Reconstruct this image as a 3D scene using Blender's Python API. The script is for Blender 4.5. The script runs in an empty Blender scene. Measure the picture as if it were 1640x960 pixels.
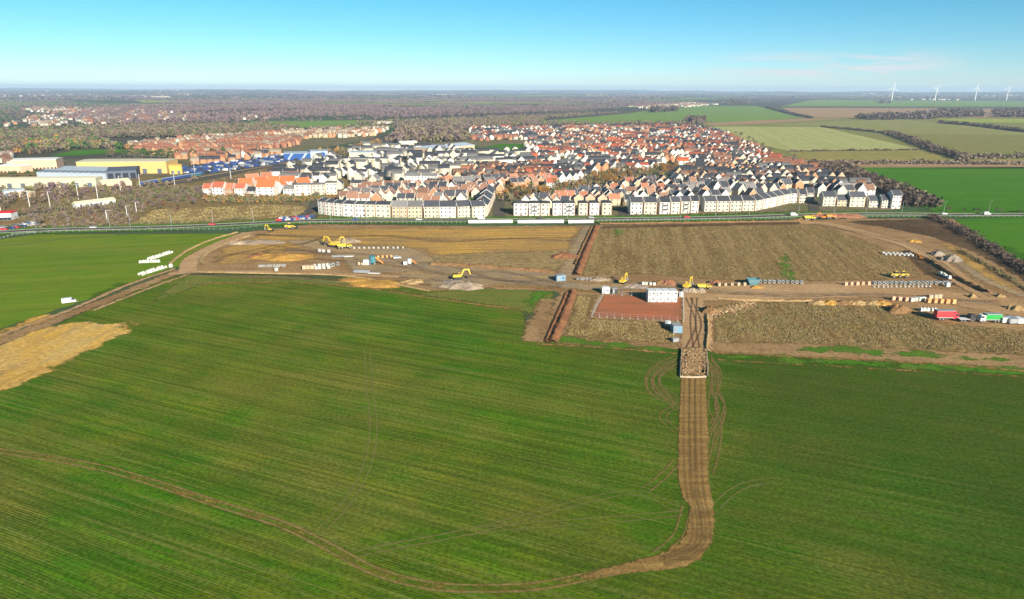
# Aerial view of a crop field, a building site and a housing estate
EXPO = 1.15; SKY_SAT = 1.25; SKY_HUE = 0.474; SKY_VAL = 1.08
HAZE_D = 6.2e-5; HAZE_COL = (0.52, 0.70, 0.95, 1)
import bpy, math, random
import numpy as np
from mathutils import Matrix, Vector
from mathutils.geometry import tessellate_polygon
R = math.radians
random.seed(7); RNG = np.random.default_rng(7)
scene = bpy.context.scene
COL = scene.collection

# ------------------------------------------------------------------ camera
F = 1093.0; PITCH = 17.13; ROLL = 0.185; CH = 90.0
cm = Matrix.Rotation(R(90 - PITCH), 4, 'X') @ Matrix.Rotation(R(ROLL), 4, 'Z')
cam_d = bpy.data.cameras.new('camera'); cam = bpy.data.objects.new('camera', cam_d); COL.objects.link(cam)
cam.matrix_world = Matrix.Translation((0, 0, CH)) @ cm
cam_d.sensor_width = 36; cam_d.lens = F / 1640 * 36; cam_d.clip_end = 90000; cam_d.clip_start = 1
scene.camera = cam
M3 = cm.to_3x3()
def at(px, py, z=0.0):
    d = M3 @ Vector(((px - 820) / F, -(py - 480) / F, -1.0))
    t = (z - CH) / d.z
    return Vector((d.x * t, d.y * t, z))
def P2(px, py):
    p = at(px, py); return (p.x, p.y)

# ------------------------------------------------------------------ object helpers
def tag(o, label=None, cat=None, group=None, kind=None):
    if label: o['label'] = label
    if cat: o['category'] = cat
    if group: o['group'] = group
    if kind: o['kind'] = kind
    return o
def empty(name, loc, rz=0.0):
    o = bpy.data.objects.new(name, None); COL.objects.link(o); o.location = loc; o.rotation_euler = (0, 0, rz)
    o.empty_display_size = 0.5
    return o
def link(name, me, parent=None, loc=None, rz=None, scale=None):
    o = bpy.data.objects.new(name, me); COL.objects.link(o)
    if parent is not None: o.parent = parent
    if loc is not None: o.location = loc
    if rz is not None: o.rotation_euler = (0, 0, rz)
    if scale is not None: o.scale = scale
    return o
def copy_tree(o, parent=None):
    c = o.copy(); COL.objects.link(c); c.parent = parent
    for ch in list(o.children): copy_tree(ch, c)
    return c

class MB:
    """collects polygons with material indices"""
    def __init__(s): s.v = []; s.f = []; s.m = []; s.mats = []
    def mi(s, m):
        if m not in s.mats: s.mats.append(m)
        return s.mats.index(m)
    def add(s, vs, fs, m, T=None):
        k = s.mi(m); n = len(s.v)
        for v in vs:
            v = Vector(v)
            if T is not None: v = T @ v
            s.v.append(tuple(v))
        for f in fs: s.f.append([i + n for i in f]); s.m.append(k)
        return s
    def box(s, c, d, m, rz=0.0, T=None, taper=1.0):
        x, y, z = d[0] / 2, d[1] / 2, d[2] / 2
        vs = [(-x, -y, -z), (x, -y, -z), (x, y, -z), (-x, y, -z), (-x * taper, -y * taper, z), (x * taper, -y * taper, z), (x * taper, y * taper, z), (-x * taper, y * taper, z)]
        fs = [(0, 3, 2, 1), (4, 5, 6, 7), (0, 1, 5, 4), (1, 2, 6, 5), (2, 3, 7, 6), (3, 0, 4, 7)]
        M = Matrix.Translation(c) @ Matrix.Rotation(rz, 4, 'Z')
        if T is not None: M = T @ M
        return s.add(vs, fs, m, M)
    def tube(s, a, b, r0, r1, m, n=8, caps=True):
        a = Vector(a); b = Vector(b); d = b - a
        q = d.to_track_quat('Z', 'Y').to_matrix()
        vs = []
        for p, r in ((a, r0), (b, r1)):
            for i in range(n):
                t = 2 * math.pi * i / n
                vs.append(p + q @ Vector((math.cos(t) * r, math.sin(t) * r, 0)))
        fs = [(i, (i + 1) % n, n + (i + 1) % n, n + i) for i in range(n)]
        if caps: fs += [tuple(range(n - 1, -1, -1)), tuple(range(n, 2 * n))]
        return s.add(vs, fs, m)
    def ring(s, a, b, ro, ri, m, n=14):
        a = Vector(a); b = Vector(b); q = (b - a).to_track_quat('Z', 'Y').to_matrix(); vs = []
        for p, r in ((a, ro), (b, ro), (b, ri), (a, ri)):
            for i in range(n):
                t = 2 * math.pi * i / n; vs.append(p + q @ Vector((math.cos(t) * r, math.sin(t) * r, 0)))
        fs = []
        for k in range(4):
            j = (k + 1) % 4
            for i in range(n): fs.append((k * n + i, k * n + (i + 1) % n, j * n + (i + 1) % n, j * n + i))
        return s.add(vs, fs, m)
    def prism(s, prof, y0, y1, m, T=None):
        """profile in xz, extruded along y"""
        n = len(prof); vs = [(x, y0, z) for x, z in prof] + [(x, y1, z) for x, z in prof]
        fs = [tuple(range(n)), tuple(range(2 * n - 1, n - 1, -1))] + [(i, n + i, n + (i + 1) % n, (i + 1) % n) for i in range(n)]
        return s.add(vs, fs, m, T)
    def mesh(s, name):
        me = bpy.data.meshes.new(name); me.from_pydata(s.v, [], s.f)
        for m in s.mats: me.materials.append(m)
        me.polygons.foreach_set('material_index', s.m); me.update()
        return me
    def obj(s, name, parent=None, loc=None, rz=None): return link(name, s.mesh(name), parent, loc, rz)

def mesh_np(name, V, Fc, mats, midx=None, attrs=None, smooth=False):
    V = np.asarray(V, dtype=np.float32); Fc = np.asarray(Fc, dtype=np.int32); k = Fc.shape[1]; n = len(Fc)
    me = bpy.data.meshes.new(name)
    me.vertices.add(len(V)); me.vertices.foreach_set('co', V.ravel())
    me.loops.add(n * k); me.loops.foreach_set('vertex_index', Fc.ravel())
    me.polygons.add(n); me.polygons.foreach_set('loop_start', np.arange(0, n * k, k, dtype=np.int32))
    for m in mats: me.materials.append(m)
    if midx is not None: me.polygons.foreach_set('material_index', np.asarray(midx, dtype=np.int32))
    if smooth: me.polygons.foreach_set('use_smooth', np.ones(n, dtype=bool))
    me.update(calc_edges=True)
    for kx, a in (attrs or {}).items():
        at_ = me.attributes.new(kx, 'FLOAT', 'POINT'); at_.data.foreach_set('value', np.asarray(a, dtype=np.float32))
    me.validate()
    return me

# ------------------------------------------------------------------ materials
class G:
    """small node-graph helper"""
    def __init__(s, name):
        s.m = bpy.data.materials.new(name); s.m.use_nodes = True; s.t = s.m.node_tree; s.t.nodes.clear(); s._pos = None
        s.out = s.t.nodes.new('ShaderNodeOutputMaterial')
    def n(s, ty, **kw):
        o = s.t.nodes.new(ty)
        for k, v in kw.items(): setattr(o, k, v)
        return o
    def l(s, a, b): s.t.links.new(a, b)
    def set(s, sock, v):
        if hasattr(v, 'node'): s.l(v, sock)
        else: sock.default_value = v
    def pos(s):
        if s._pos is None: s._pos = s.n('ShaderNodeNewGeometry').outputs['Position']
        return s._pos
    def mapd(s, ang=0.0, sc=(1, 1, 1), src=None):
        m = s.n('ShaderNodeMapping'); m.vector_type = 'TEXTURE'
        m.inputs['Rotation'].default_value = (0, 0, ang); m.inputs['Scale'].default_value = sc
        s.l(src or s.pos(), m.inputs['Vector']); return m.outputs[0]
    def noise(s, scale, vec=None, detail=3, rough=0.55, dist=0.0):
        o = s.n('ShaderNodeTexNoise'); s.l(vec or s.pos(), o.inputs['Vector'])
        o.inputs['Scale'].default_value = scale; o.inputs['Detail'].default_value = detail; o.inputs['Roughness'].default_value = rough
        o.inputs['Distortion'].default_value = dist
        return o.outputs['Fac']
    def math(s, op, a, b=0.0, c=None, clamp=False):
        o = s.n('ShaderNodeMath', operation=op, use_clamp=clamp); s.set(o.inputs[0], a); s.set(o.inputs[1], b)
        if c is not None: s.set(o.inputs[2], c)
        return o.outputs[0]
    def rng(s, v, a, b, c=0.0, d=1.0, smooth=False):
        o = s.n('ShaderNodeMapRange'); o.interpolation_type = 'SMOOTHSTEP' if smooth else 'LINEAR'
        s.set(o.inputs[0], v)
        for i, x in enumerate((a, b, c, d)): s.set(o.inputs[1 + i], x)
        return o.outputs[0]
    def mix(s, f, a, b, blend='MIX'):
        o = s.n('ShaderNodeMix', data_type='RGBA', blend_type=blend, clamp_factor=True)
        s.set(o.inputs[0], f)
        s.set(o.inputs[6], a if hasattr(a, 'node') else (*a, 1)); s.set(o.inputs[7], b if hasattr(b, 'node') else (*b, 1))
        return o.outputs[2]
    def attr(s, name): return s.n('ShaderNodeAttribute', attribute_name=name).outputs['Fac']
    def bump(s, h, strength=0.5, dist=0.2):
        o = s.n('ShaderNodeBump'); o.inputs['Strength'].default_value = strength; o.inputs['Distance'].default_value = dist
        s.l(h, o.inputs['Height']); return o.outputs[0]
    def bsdf(s, col, rough=0.85, metal=0.0, normal=None, spec=0.3, alpha=None, coat=0.0, trans=0.0):
        b = s.n('ShaderNodeBsdfPrincipled'); s.set(b.inputs['Base Color'], col if hasattr(col, 'node') else (*col, 1))
        s.set(b.inputs['Roughness'], rough); b.inputs['Metallic'].default_value = metal
        b.inputs['Specular IOR Level'].default_value = spec; b.inputs['Coat Weight'].default_value = coat
        if normal is not None: s.l(normal, b.inputs['Normal'])
        sh = b.outputs[0]
        if alpha is not None:
            t = s.n('ShaderNodeBsdfTransparent'); mx = s.n('ShaderNodeMixShader'); s.set(mx.inputs[0], alpha)
            s.l(t.outputs[0], mx.inputs[1]); s.l(sh, mx.inputs[2]); sh = mx.outputs[0]
        s.l(sh, s.out.inputs[0]); return s.m

def paint(name, col, rough=0.5, metal=0.0, var=0.12, spec=0.4, dirt=0.25):
    g = G(name)
    n = g.noise(0.9, detail=4); n2 = g.noise(0.12, detail=2)
    oi = g.n('ShaderNodeObjectInfo').outputs['Random']
    f = g.math('ADD', g.rng(n, 0.3, 0.7, 1 - var, 1 + var * 0.5), g.rng(oi, 0, 1, -var, var))
    c = g.mix(1.0, col, (1, 1, 1), 'MULTIPLY')
    v = g.n('ShaderNodeVectorMath', operation='SCALE'); g.l(c, v.inputs[0]); g.l(f, v.inputs['Scale'])
    c2 = g.mix(g.rng(n2, 0.45, 0.75, 0, dirt), v.outputs[0], (0.16, 0.13, 0.09))
    return g.bsdf(c2, rough, metal, spec=spec)

def wall_mat(name, col, brick=False):
    g = G(name); oi = g.n('ShaderNodeObjectInfo').outputs['Random']
    n = g.noise(0.35, detail=4)
    c = g.mix(g.rng(n, 0.3, 0.75, 0, 0.35), col, tuple(x * 0.72 for x in col))
    if brick:
        c = g.mix(g.rng(g.noise(2.5, detail=2), 0.3, 0.7, 0, 0.4), c, tuple(x * 0.6 for x in col))
    v = g.n('ShaderNodeVectorMath', operation='SCALE'); g.l(c, v.inputs[0]); g.l(g.rng(oi, 0, 1, 0.85, 1.1), v.inputs['Scale'])
    return g.bsdf(v.outputs[0], 0.85, spec=0.2)
def roof_mat(name, col):
    g = G(name); oi = g.n('ShaderNodeObjectInfo').outputs['Random']
    n = g.noise(0.5, detail=4); n2 = g.noise(4.0, detail=2)
    c = g.mix(g.rng(n, 0.3, 0.7, 0, 0.5), col, tuple(x * 0.65 for x in col))
    c = g.mix(g.rng(n2, 0.4, 0.7, 0, 0.3), c, tuple(min(1, x * 1.35) for x in col))
    v = g.n('ShaderNodeVectorMath', operation='SCALE'); g.l(c, v.inputs[0]); g.l(g.rng(oi, 0, 1, 0.75, 1.25), v.inputs['Scale'])
    return g.bsdf(v.outputs[0], 0.7, spec=0.3)
def leaf_mat(name, c1, c2, rough=0.8):
    g = G(name); geo = g.n('ShaderNodeNewGeometry'); oi = g.n('ShaderNodeObjectInfo').outputs['Random']
    c = g.mix(geo.outputs['Random Per Island'], c1, c2)
    n = g.noise(0.05, detail=2)
    c = g.mix(g.rng(n, 0.35, 0.7, 0, 0.5), c, tuple((a + b) * 0.45 for a, b in zip(c1, c2)))
    v = g.n('ShaderNodeVectorMath', operation='SCALE'); g.l(c, v.inputs[0]); g.l(g.rng(oi, 0, 1, 0.75, 1.25), v.inputs['Scale'])
    return g.bsdf(v.outputs[0], rough, spec=0.15)

def gmat(name, c1, c2, c3=None, ang=0.0, big=0.012, mid=0.12, streak=None, streak_amt=0.5, fine=1.5, fine_amt=0.35,
         edge=0.0, edge_noise=0.25, rows=None, row_amt=0.35, row_col=None, bump=0.0, patch=None, patch_amt=0.6, edge_amp=1.0, rough=0.95, row_stretch=60, tint=None, pst=3.0, side=None, drill=0):
    """ground: two colours blended by broad noise, streaks along ang, fine grain, optional rows and feathered edge"""
    g = G(name); WK = lambda q: None if q is None else ((q[0] * 1.10, q[1] * 1.03, q[2] * 0.70) if q[1] > q[0] * 1.05 else (q[0] * 1.08, q[1] * 1.0, q[2] * 0.80))
    c1, c2, c3, row_col, patch = map(WK, (c1, c2, c3, row_col, patch)); fine_amt *= 1.35
    nb = g.noise(big, detail=5, rough=0.6); nm = g.noise(mid, detail=4)
    f = g.math('ADD', g.math('MULTIPLY', nb, 0.65), g.math('MULTIPLY', nm, 0.35))
    c = g.mix(g.rng(f, 0.42, 0.58), c1, c2)
    if c3 is not None:
        sv = g.mapd(ang, (streak or 12, 1, 1)) if streak else g.pos()
        ns = g.noise(0.25 if streak else 0.05, vec=sv, detail=4, dist=0.3)
        c = g.mix(g.rng(ns, 0.45, 0.68, 0, streak_amt), c, c3)
    if patch is not None:
        npn = g.noise(0.022, vec=g.mapd(ang, (pst, 1, 1)), detail=6, rough=0.68)
        c = g.mix(g.rng(npn, 0.46, 0.62, 0, patch_amt), c, patch)
    h = None
    if rows:
        for i, sp in enumerate(rows):
            nr = g.noise(1.0 / sp, vec=g.mapd(ang, (row_stretch, 1, 1)), detail=2)
            a = g.rng(nr, 0.42, 0.62, 0, row_amt)
            c = g.mix(a, c, row_col or tuple(x * 0.4 for x in c1))
            if i == 0: h = nr
    if tint is not None:
        nr = g.noise(0.75, vec=g.mapd(ang, (50, 1, 1)), detail=3); c = g.mix(g.rng(nr, 0.5, 0.66, 0, 0.6), c, tint)
    if side is not None:
        sxx = g.n('ShaderNodeSeparateXYZ'); g.l(g.pos(), sxx.inputs[0]); xx = g.math('ADD', sxx.outputs[0], g.math('MULTIPLY', g.math('SUBTRACT', nb, 0.5), 220.0))
        c = g.mix(g.rng(xx, side[0], side[1], 0, side[2], smooth=True), c, side[3])
    if drill:
        wv = g.n('ShaderNodeTexWave'); wv.wave_type = 'BANDS'; wv.bands_direction = 'Y'; g.l(g.mapd(ang), wv.inputs['Vector']); wv.inputs['Scale'].default_value = 0.314 / drill
        wv.inputs['Distortion'].default_value = 0.9; wv.inputs['Detail'].default_value = 1; wv.inputs['Detail Scale'].default_value = 0.05
        dm = g.rng(g.noise(0.05, detail=3), 0.35, 0.65, 0.15, 0.75)
        c = g.mix(g.math('MULTIPLY', g.rng(wv.outputs['Fac'], 0.35, 0.9), dm), c, (0.022, 0.055, 0.005))
    nf = g.noise(fine, detail=4, rough=0.7)
    v = g.n('ShaderNodeVectorMath', operation='SCALE'); g.l(c, v.inputs[0]); g.l(g.rng(nf, 0.3, 0.7, 1 - fine_amt, 1 + fine_amt), v.inputs['Scale'])
    nrm = None
    if bump: nrm = g.bump(nf, 1.0, bump)
    alpha = None
    if edge:
        d = g.attr('d')
        en = g.noise(edge_noise, detail=5, rough=0.65)
        dd = g.math('ADD', d, g.math('MULTIPLY', g.math('SUBTRACT', en, 0.5), edge * 4.0 * edge_amp))
        alpha = g.rng(dd, 0.0, edge, 0.0, 1.0, smooth=True)
    return g.bsdf(v.outputs[0], rough, spec=0.0, normal=nrm, alpha=alpha)

# ------------------------------------------------------------------ ground sheets
def hz(x, y):
    x = np.asarray(x, dtype=float); y = np.asarray(y, dtype=float)
    r = np.clip((np.hypot(x, y) - 7500) / 12000, 0, 1)
    return r * (26 + 30 * np.sin(x / 2900 + 0.8) * np.cos(y / 4100) + 16 * np.sin(x / 1100 + y / 2300) + 9 * np.sin(x / 420 - y / 900))
def sdist(poly, X, Y):
    """signed distance, positive inside"""
    P = np.array(poly); n = len(P); d = np.full(X.shape, 1e18); ins = np.zeros(X.shape, bool)
    for i in range(n):
        ax, ay = P[i]; bx, by = P[(i + 1) % n]; ex, ey = bx - ax, by - ay; L = ex * ex + ey * ey + 1e-12
        t = np.clip(((X - ax) * ex + (Y - ay) * ey) / L, 0, 1)
        d = np.minimum(d, (X - ax - t * ex) ** 2 + (Y - ay - t * ey) ** 2)
        c = ((ay > Y) != (by > Y)) & (X < (bx - ax) * (Y - ay) / (by - ay + 1e-12) + ax)
        ins ^= c
    return np.where(ins, 1, -1) * np.sqrt(d)
def inside(poly, x, y): return bool(sdist(poly, np.array([x]), np.array([y]))[0] > 0)
LAY = [0]
def struct(o): o['kind'] = 'structure'; return o
def sheet(name, pts, mat, z, px=True, step=None, margin=0.0, relief=None):
    """a ground sheet; step -> fine grid with a distance attribute for a feathered edge"""
    W = [P2(*p) for p in pts] if px else pts
    if step is None:
        vs = [Vector((x, y, 0)) for x, y in W]
        tri = tessellate_polygon([vs])
        me = mesh_np(name, [(x, y, z) for x, y in W], tri, [mat], attrs={'d': [5.0] * len(W)})
        # face up
        if me.polygons[0].normal.z < 0: me.flip_normals()
        return struct(link(name, me))
    P = np.array(W); x0, y0 = P.min(0) - margin - step; x1, y1 = P.max(0) + margin + step
    xs = np.arange(x0, x1 + step, step); ys = np.arange(y0, y1 + step, step)
    X, Y = np.meshgrid(xs, ys); D = sdist(W, X, Y)
    keep = D > -margin - step
    cell = keep[:-1, :-1] & keep[1:, :-1] & keep[:-1, 1:] & keep[1:, 1:]
    idx = -np.ones(X.shape, int); used = np.zeros(X.shape, bool)
    used[:-1, :-1] |= cell; used[1:, :-1] |= cell; used[:-1, 1:] |= cell; used[1:, 1:] |= cell
    idx[used] = np.arange(used.sum())
    jj, ii = np.nonzero(cell)
    Fc = np.stack([idx[jj, ii], idx[jj, ii + 1], idx[jj + 1, ii + 1], idx[jj + 1, ii]], 1)
    Z = np.full(X.shape, z)
    if relief is not None: Z = Z + relief(X, Y, D)
    V = np.stack([X[used], Y[used], Z[used]], 1)
    me = mesh_np(name, V, Fc, [mat], attrs={'d': D[used]}, smooth=relief is not None)
    return struct(link(name, me))
def smooth_line(pts, step=4.0):
    P = [Vector((*p, 0)) for p in pts]; out = []
    Q = [2 * P[0] - P[1]] + P + [2 * P[-1] - P[-2]]
    for i in range(1, len(Q) - 2):
        a, b, c, d = Q[i - 1], Q[i], Q[i + 1], Q[i + 2]
        n = max(2, int((c - b).length / step))
        for k in range(n):
            t = k / n
            out.append(0.5 * ((2 * b) + (c - a) * t + (2 * a - 5 * b + 4 * c - d) * t * t + (3 * b - a - 3 * c + d) * t ** 3))
    out.append(P[-1]); return out
def ribbon(name, pts, width, mat, z, px=True, step=4.0, margin=0.5, widths=None, prof=None, smooth=True):
    W = [P2(*p) for p in pts] if px else pts
    L = smooth_line(W, step) if smooth else [Vector((*p, 0)) for p in W]
    n = len(L); V = []; d = []; u = []; s = []; acc = 0
    hs = [-1, -0.5, 0, 0.5, 1]
    if prof: hs = [p[0] for p in prof]
    for i, p in enumerate(L):
        t = (L[min(i + 1, n - 1)] - L[max(i - 1, 0)]).normalized(); nr = Vector((-t.y, t.x, 0))
        if i: acc += (p - L[i - 1]).length
        w = width
        if widths: 
            fr = i / (n - 1) * (len(widths) - 1); k = min(int(fr), len(widths) - 2); w = widths[k] + (widths[k + 1] - widths[k]) * (fr - k)
        hw = w / 2 + margin
        for j, h in enumerate(hs):
            q = p + nr * (h * hw)
            zz = z + (prof[j][1] * (0.55 + 0.7 * random.random()) if prof else 0)
            if prof: q = q + nr * random.gauss(0, .13 * hw)
            V.append((q.x, q.y, zz)); d.append(w / 2 - abs(h * hw)); u.append(h * hw); s.append(acc)
    k = len(hs)
    Fc = [(i * k + j, (i + 1) * k + j, (i + 1) * k + j + 1, i * k + j + 1) for i in range(n - 1) for j in range(k - 1)]
    me = mesh_np(name, V, Fc, [mat], attrs={'d': d, 'u': u, 's': s}, smooth=bool(prof))
    if me.polygons[0].normal.z < 0: me.flip_normals()
    return link(name, me)
# ------------------------------------------------------------------ light, sky
EL = 22.0
sd = Vector((0.47, -0.88, 0)).normalized() * math.cos(R(EL)); sd.z = math.sin(R(EL))
sl = bpy.data.lights.new('sun', 'SUN'); sl.energy = 4.8; sl.angle = R(0.5); sl.color = (1.0, 0.91, 0.76)
so = bpy.data.objects.new('sun', sl); COL.objects.link(so); so.rotation_euler = sd.to_track_quat('Z', 'Y').to_euler()
w = bpy.data.worlds.new('World'); scene.world = w; w.use_nodes = True; nt = w.node_tree; nt.nodes.clear()
sky = nt.nodes.new('ShaderNodeTexSky'); sky.sky_type = 'NISHITA'; sky.sun_disc = False
sky.sun_elevation = R(EL); sky.sun_rotation = math.atan2(sd.x, sd.y); sky.altitude = 100; sky.air_density = 0.7; sky.dust_density = 0.0; sky.ozone_density = 4
bg = nt.nodes.new('ShaderNodeBackground'); bg.inputs[1].default_value = 0.05
wo = nt.nodes.new('ShaderNodeOutputWorld')
tc = nt.nodes.new('ShaderNodeTexCoord'); sx = nt.nodes.new('ShaderNodeSeparateXYZ'); nt.links.new(tc.outputs['Generated'], sx.inputs[0])
def wm(op, a, b):
    o = nt.nodes.new('ShaderNodeMath'); o.operation = op; o.use_clamp = False
    for i, v in enumerate((a, b)):
        if hasattr(v, 'node'): nt.links.new(v, o.inputs[i])
        else: o.inputs[i].default_value = v
    return o.outputs[0]
def wr(v, a, b, c=0.0, d=1.0):
    o = nt.nodes.new('ShaderNodeMapRange'); o.interpolation_type = 'SMOOTHSTEP'; nt.links.new(v, o.inputs[0])
    for i, x in enumerate((a, b, c, d)): o.inputs[1 + i].default_value = x
    return o.outputs[0]
hs = nt.nodes.new('ShaderNodeHueSaturation'); hs.inputs['Saturation'].default_value = SKY_SAT; hs.inputs['Hue'].default_value = SKY_HUE
hs.inputs['Value'].default_value = SKY_VAL
nt.links.new(sky.outputs[0], hs.inputs['Color'])
mp = nt.nodes.new('ShaderNodeMapping'); mp.inputs['Scale'].default_value = (7, 7, 60); nt.links.new(tc.outputs['Generated'], mp.inputs[0])
cn = nt.nodes.new('ShaderNodeTexNoise'); cn.inputs['Scale'].default_value = 1.6; cn.inputs['Detail'].default_value = 6; nt.links.new(mp.outputs[0], cn.inputs['Vector'])
az = wm('DIVIDE', sx.outputs[0], sx.outputs[1])
band = wm('MULTIPLY', wr(sx.outputs[2], 0.010, 0.022), wr(sx.outputs[2], 0.052, 0.032))
side = wm('MULTIPLY', wr(az, 0.20, 0.42), wr(az, 0.66, 0.52))
cf = wm('MULTIPLY', wm('MULTIPLY', band, side), wr(cn.outputs['Fac'], 0.42, 0.62, 0.0, 0.75))
mx = nt.nodes.new('ShaderNodeMix'); mx.data_type = 'RGBA'; nt.links.new(cf, mx.inputs[0]); nt.links.new(hs.outputs[0], mx.inputs[6]); mx.inputs[7].default_value = (7.5, 7.3, 7.6, 1)
nt.links.new(mx.outputs[2], bg.inputs[0]); nt.links.new(bg.outputs[0], wo.inputs[0])
scene.view_settings.view_transform = 'Standard'; scene.view_settings.look = 'None'; scene.view_settings.gamma = 1; scene.view_settings.exposure = EXPO
scene.cycles.use_denoising = True; scene.cycles.transparent_max_bounces = 32; scene.cycles.max_bounces = 5
scene.cycles.volume_bounces = 1

# haze
g = G('haze_air'); pv = g.n('ShaderNodeVolumePrincipled'); pv.inputs['Color'].default_value = HAZE_COL; pv.inputs['Density'].default_value = HAZE_D; pv.inputs['Anisotropy'].default_value = 0.0
g.l(pv.outputs[0], g.out.inputs['Volume'])
o = MB().box((0, 14800, 93), (54000, 31400, 194), g.m).obj('haze'); o['kind'] = 'stuff'; tag(o, 'thin blue haze lying over the distant countryside', 'haze')

# ------------------------------------------------------------------ ground materials
def wang(a, b):
    p, q = at(*a), at(*b); return math.atan2(q.y - p.y, q.x - p.x)
ROWA = wang((208, 652), (558, 739))
g = G('countryside')
vor = g.n('ShaderNodeTexVoronoi'); vor.feature = 'F1'; vor.distance = 'CHEBYCHEV'; vor.inputs['Scale'].default_value = 0.0026; vor.inputs['Randomness'].default_value = 0.85
dist = g.noise(0.0012, detail=2); 
vv = g.n('ShaderNodeVectorMath', operation='ADD'); g.l(g.mapd(0.35, (1.5, 1, 1)), vv.inputs[0])
sc_ = g.n('ShaderNodeVectorMath', operation='SCALE'); g.l(g.n('ShaderNodeTexNoise').outputs['Color'], sc_.inputs[0]); sc_.inputs['Scale'].default_value = 0.0
g.l(sc_.outputs[0], vv.inputs[1]); g.l(vv.outputs[0], vor.inputs['Vector'])
rp = g.n('ShaderNodeValToRGB'); rp.color_ramp.interpolation = 'CONSTANT'
sepc = g.n('ShaderNodeSeparateColor'); g.l(vor.outputs['Color'], sepc.inputs[0]); g.l(sepc.outputs[0], rp.inputs[0])
cols = [(0.0, (0.070, 0.062, 0.036)), (0.2, (0.085, 0.075, 0.045)), (0.38, (0.050, 0.095, 0.030)), (0.55, (0.105, 0.080, 0.055)), (0.7, (0.060, 0.085, 0.035)), (0.85, (0.15, 0.13, 0.075))]
el = rp.color_ramp.elements; el[0].position = 0; el[0].color = (*cols[0][1], 1); el[1].position = cols[1][0]; el[1].color = (*cols[1][1], 1)
for p_, c_ in cols[2:]: e = el.new(p_); e.color = (*c_, 1)
wood = g.rng(g.noise(0.0007, detail=6, rough=0.6), 0.46, 0.56)
c = g.mix(g.math('MULTIPLY', wood, 0.85), rp.outputs[0], (0.072, 0.052, 0.040))
c = g.mix(g.rng(g.noise(0.012, detail=5), 0.4, 0.65, 0, 0.6), c, (0.045, 0.045, 0.026))
M_COUNTRY = g.bsdf(c, 0.95, spec=0.1)

M = {}
M['crop'] = gmat('crop', (0.050, 0.180, 0.006), (0.150, 0.195, 0.017), (0.165, 0.150, 0.032), drill=0.62, tint=(0.18, 0.185, 0.04), ang=ROWA, streak=5, streak_amt=0.35, rows=(0.5, 0.9, 2.6), row_amt=0.42, pst=1.7, row_stretch=90, side=(-20, 110, 0.72, (0.042, 0.072, 0.010)),
                 row_col=(0.028, 0.070, 0.006), fine=1.1, fine_amt=0.34, patch=(0.28, 0.20, 0.06), patch_amt=0.6, edge=2.0, edge_noise=0.2, bump=0.10)
M['green'] = gmat('green_field', (0.095, 0.19, 0.014), (0.14, 0.21, 0.022), (0.19, 0.20, 0.04), patch=(0.20, 0.19, 0.05), patch_amt=.4, ang=0.25, streak=10, streak_amt=0.25, rows=(1.2, 4.0), row_amt=0.22, fine=1.2, fine_amt=0.2, edge=1.5)
M['green2'] = gmat('bright_green_field', (0.042, 0.155, 0.012), (0.060, 0.175, 0.016), (0.09, 0.16, 0.02), ang=0.1, streak=10, streak_amt=0.3, rows=(3.0,), row_amt=0.18, fine=0.6, fine_amt=0.15)
M['verge'] = gmat('rough_verge', (0.135, 0.155, 0.045), (0.09, 0.135, 0.03), (0.20, 0.145, 0.06), ang=0.05, streak=8, streak_amt=0.5, fine=1.2, fine_amt=0.4, edge=2.5)
M['lush'] = gmat('lush_grass', (0.04, 0.17, 0.015), (0.07, 0.15, 0.02), (0.13, 0.13, 0.04), ang=0.0, streak=4, fine=1.2, edge=3.0, edge_amp=1.6, edge_noise=0.12)
M['soil'] = gmat('site_soil', (0.235, 0.15, 0.085), (0.31, 0.215, 0.13), (0.17, 0.105, 0.06), ang=0.05, streak=8, streak_amt=0.5, fine=0.8, fine_amt=0.3, edge=2.5, bump=0.15, big=0.02)
M['grey'] = gmat('hardcore', (0.27, 0.215, 0.165), (0.20, 0.16, 0.13), (0.38, 0.26, 0.12), ang=0.03, streak=6, streak_amt=0.8, fine=0.9, fine_amt=0.2, edge=3.0, bump=0.08)
M['ochre'] = gmat('ochre_soil', (0.44, 0.275, 0.075), (0.33, 0.21, 0.08), (0.22, 0.16, 0.10), ang=0.06, streak=9, streak_amt=0.8, fine=0.5, fine_amt=0.22, edge=5.0, edge_noise=0.08, bump=0.15, big=0.02)
M['ochre2'] = gmat('ochre_strip', (0.52, 0.31, 0.05), (0.42, 0.27, 0.09), (0.25, 0.165, 0.08), ang=wang((20, 620), (210, 520)), streak=7, streak_amt=0.95, fine=0.6, fine_amt=0.25, edge=2.4, edge_noise=0.09, edge_amp=2.2, bump=0.1, big=0.03, patch=(0.50, 0.40, 0.2), patch_amt=0.6)
M['stubble'] = gmat('stubble', (0.29, 0.205, 0.115), (0.23, 0.165, 0.085), (0.16, 0.15, 0.05), ang=wang((1180, 445), (1130, 365)), streak=5, streak_amt=0.45, rows=(2.6, 5.5), row_amt=0.55, row_col=(0.14, 0.095, 0.045),
                    row_stretch=26, fine=0.45, fine_amt=0.4, edge=2.0, bump=0.5)
M['tan'] = gmat('dry_grass', (0.27, 0.20, 0.115), (0.23, 0.165, 0.085), (0.15, 0.14, 0.055), ang=0.1, streak=6, streak_amt=0.5, fine=0.3, edge=3.0)
M['track'] = gmat('haul_track', (0.34, 0.225, 0.14), (0.40, 0.28, 0.185), (0.27, 0.165, 0.09), ang=0.0, streak=4, streak_amt=0.5, fine=1.0, fine_amt=0.22, edge=1.2, edge_noise=0.4, bump=0.05)
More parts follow.
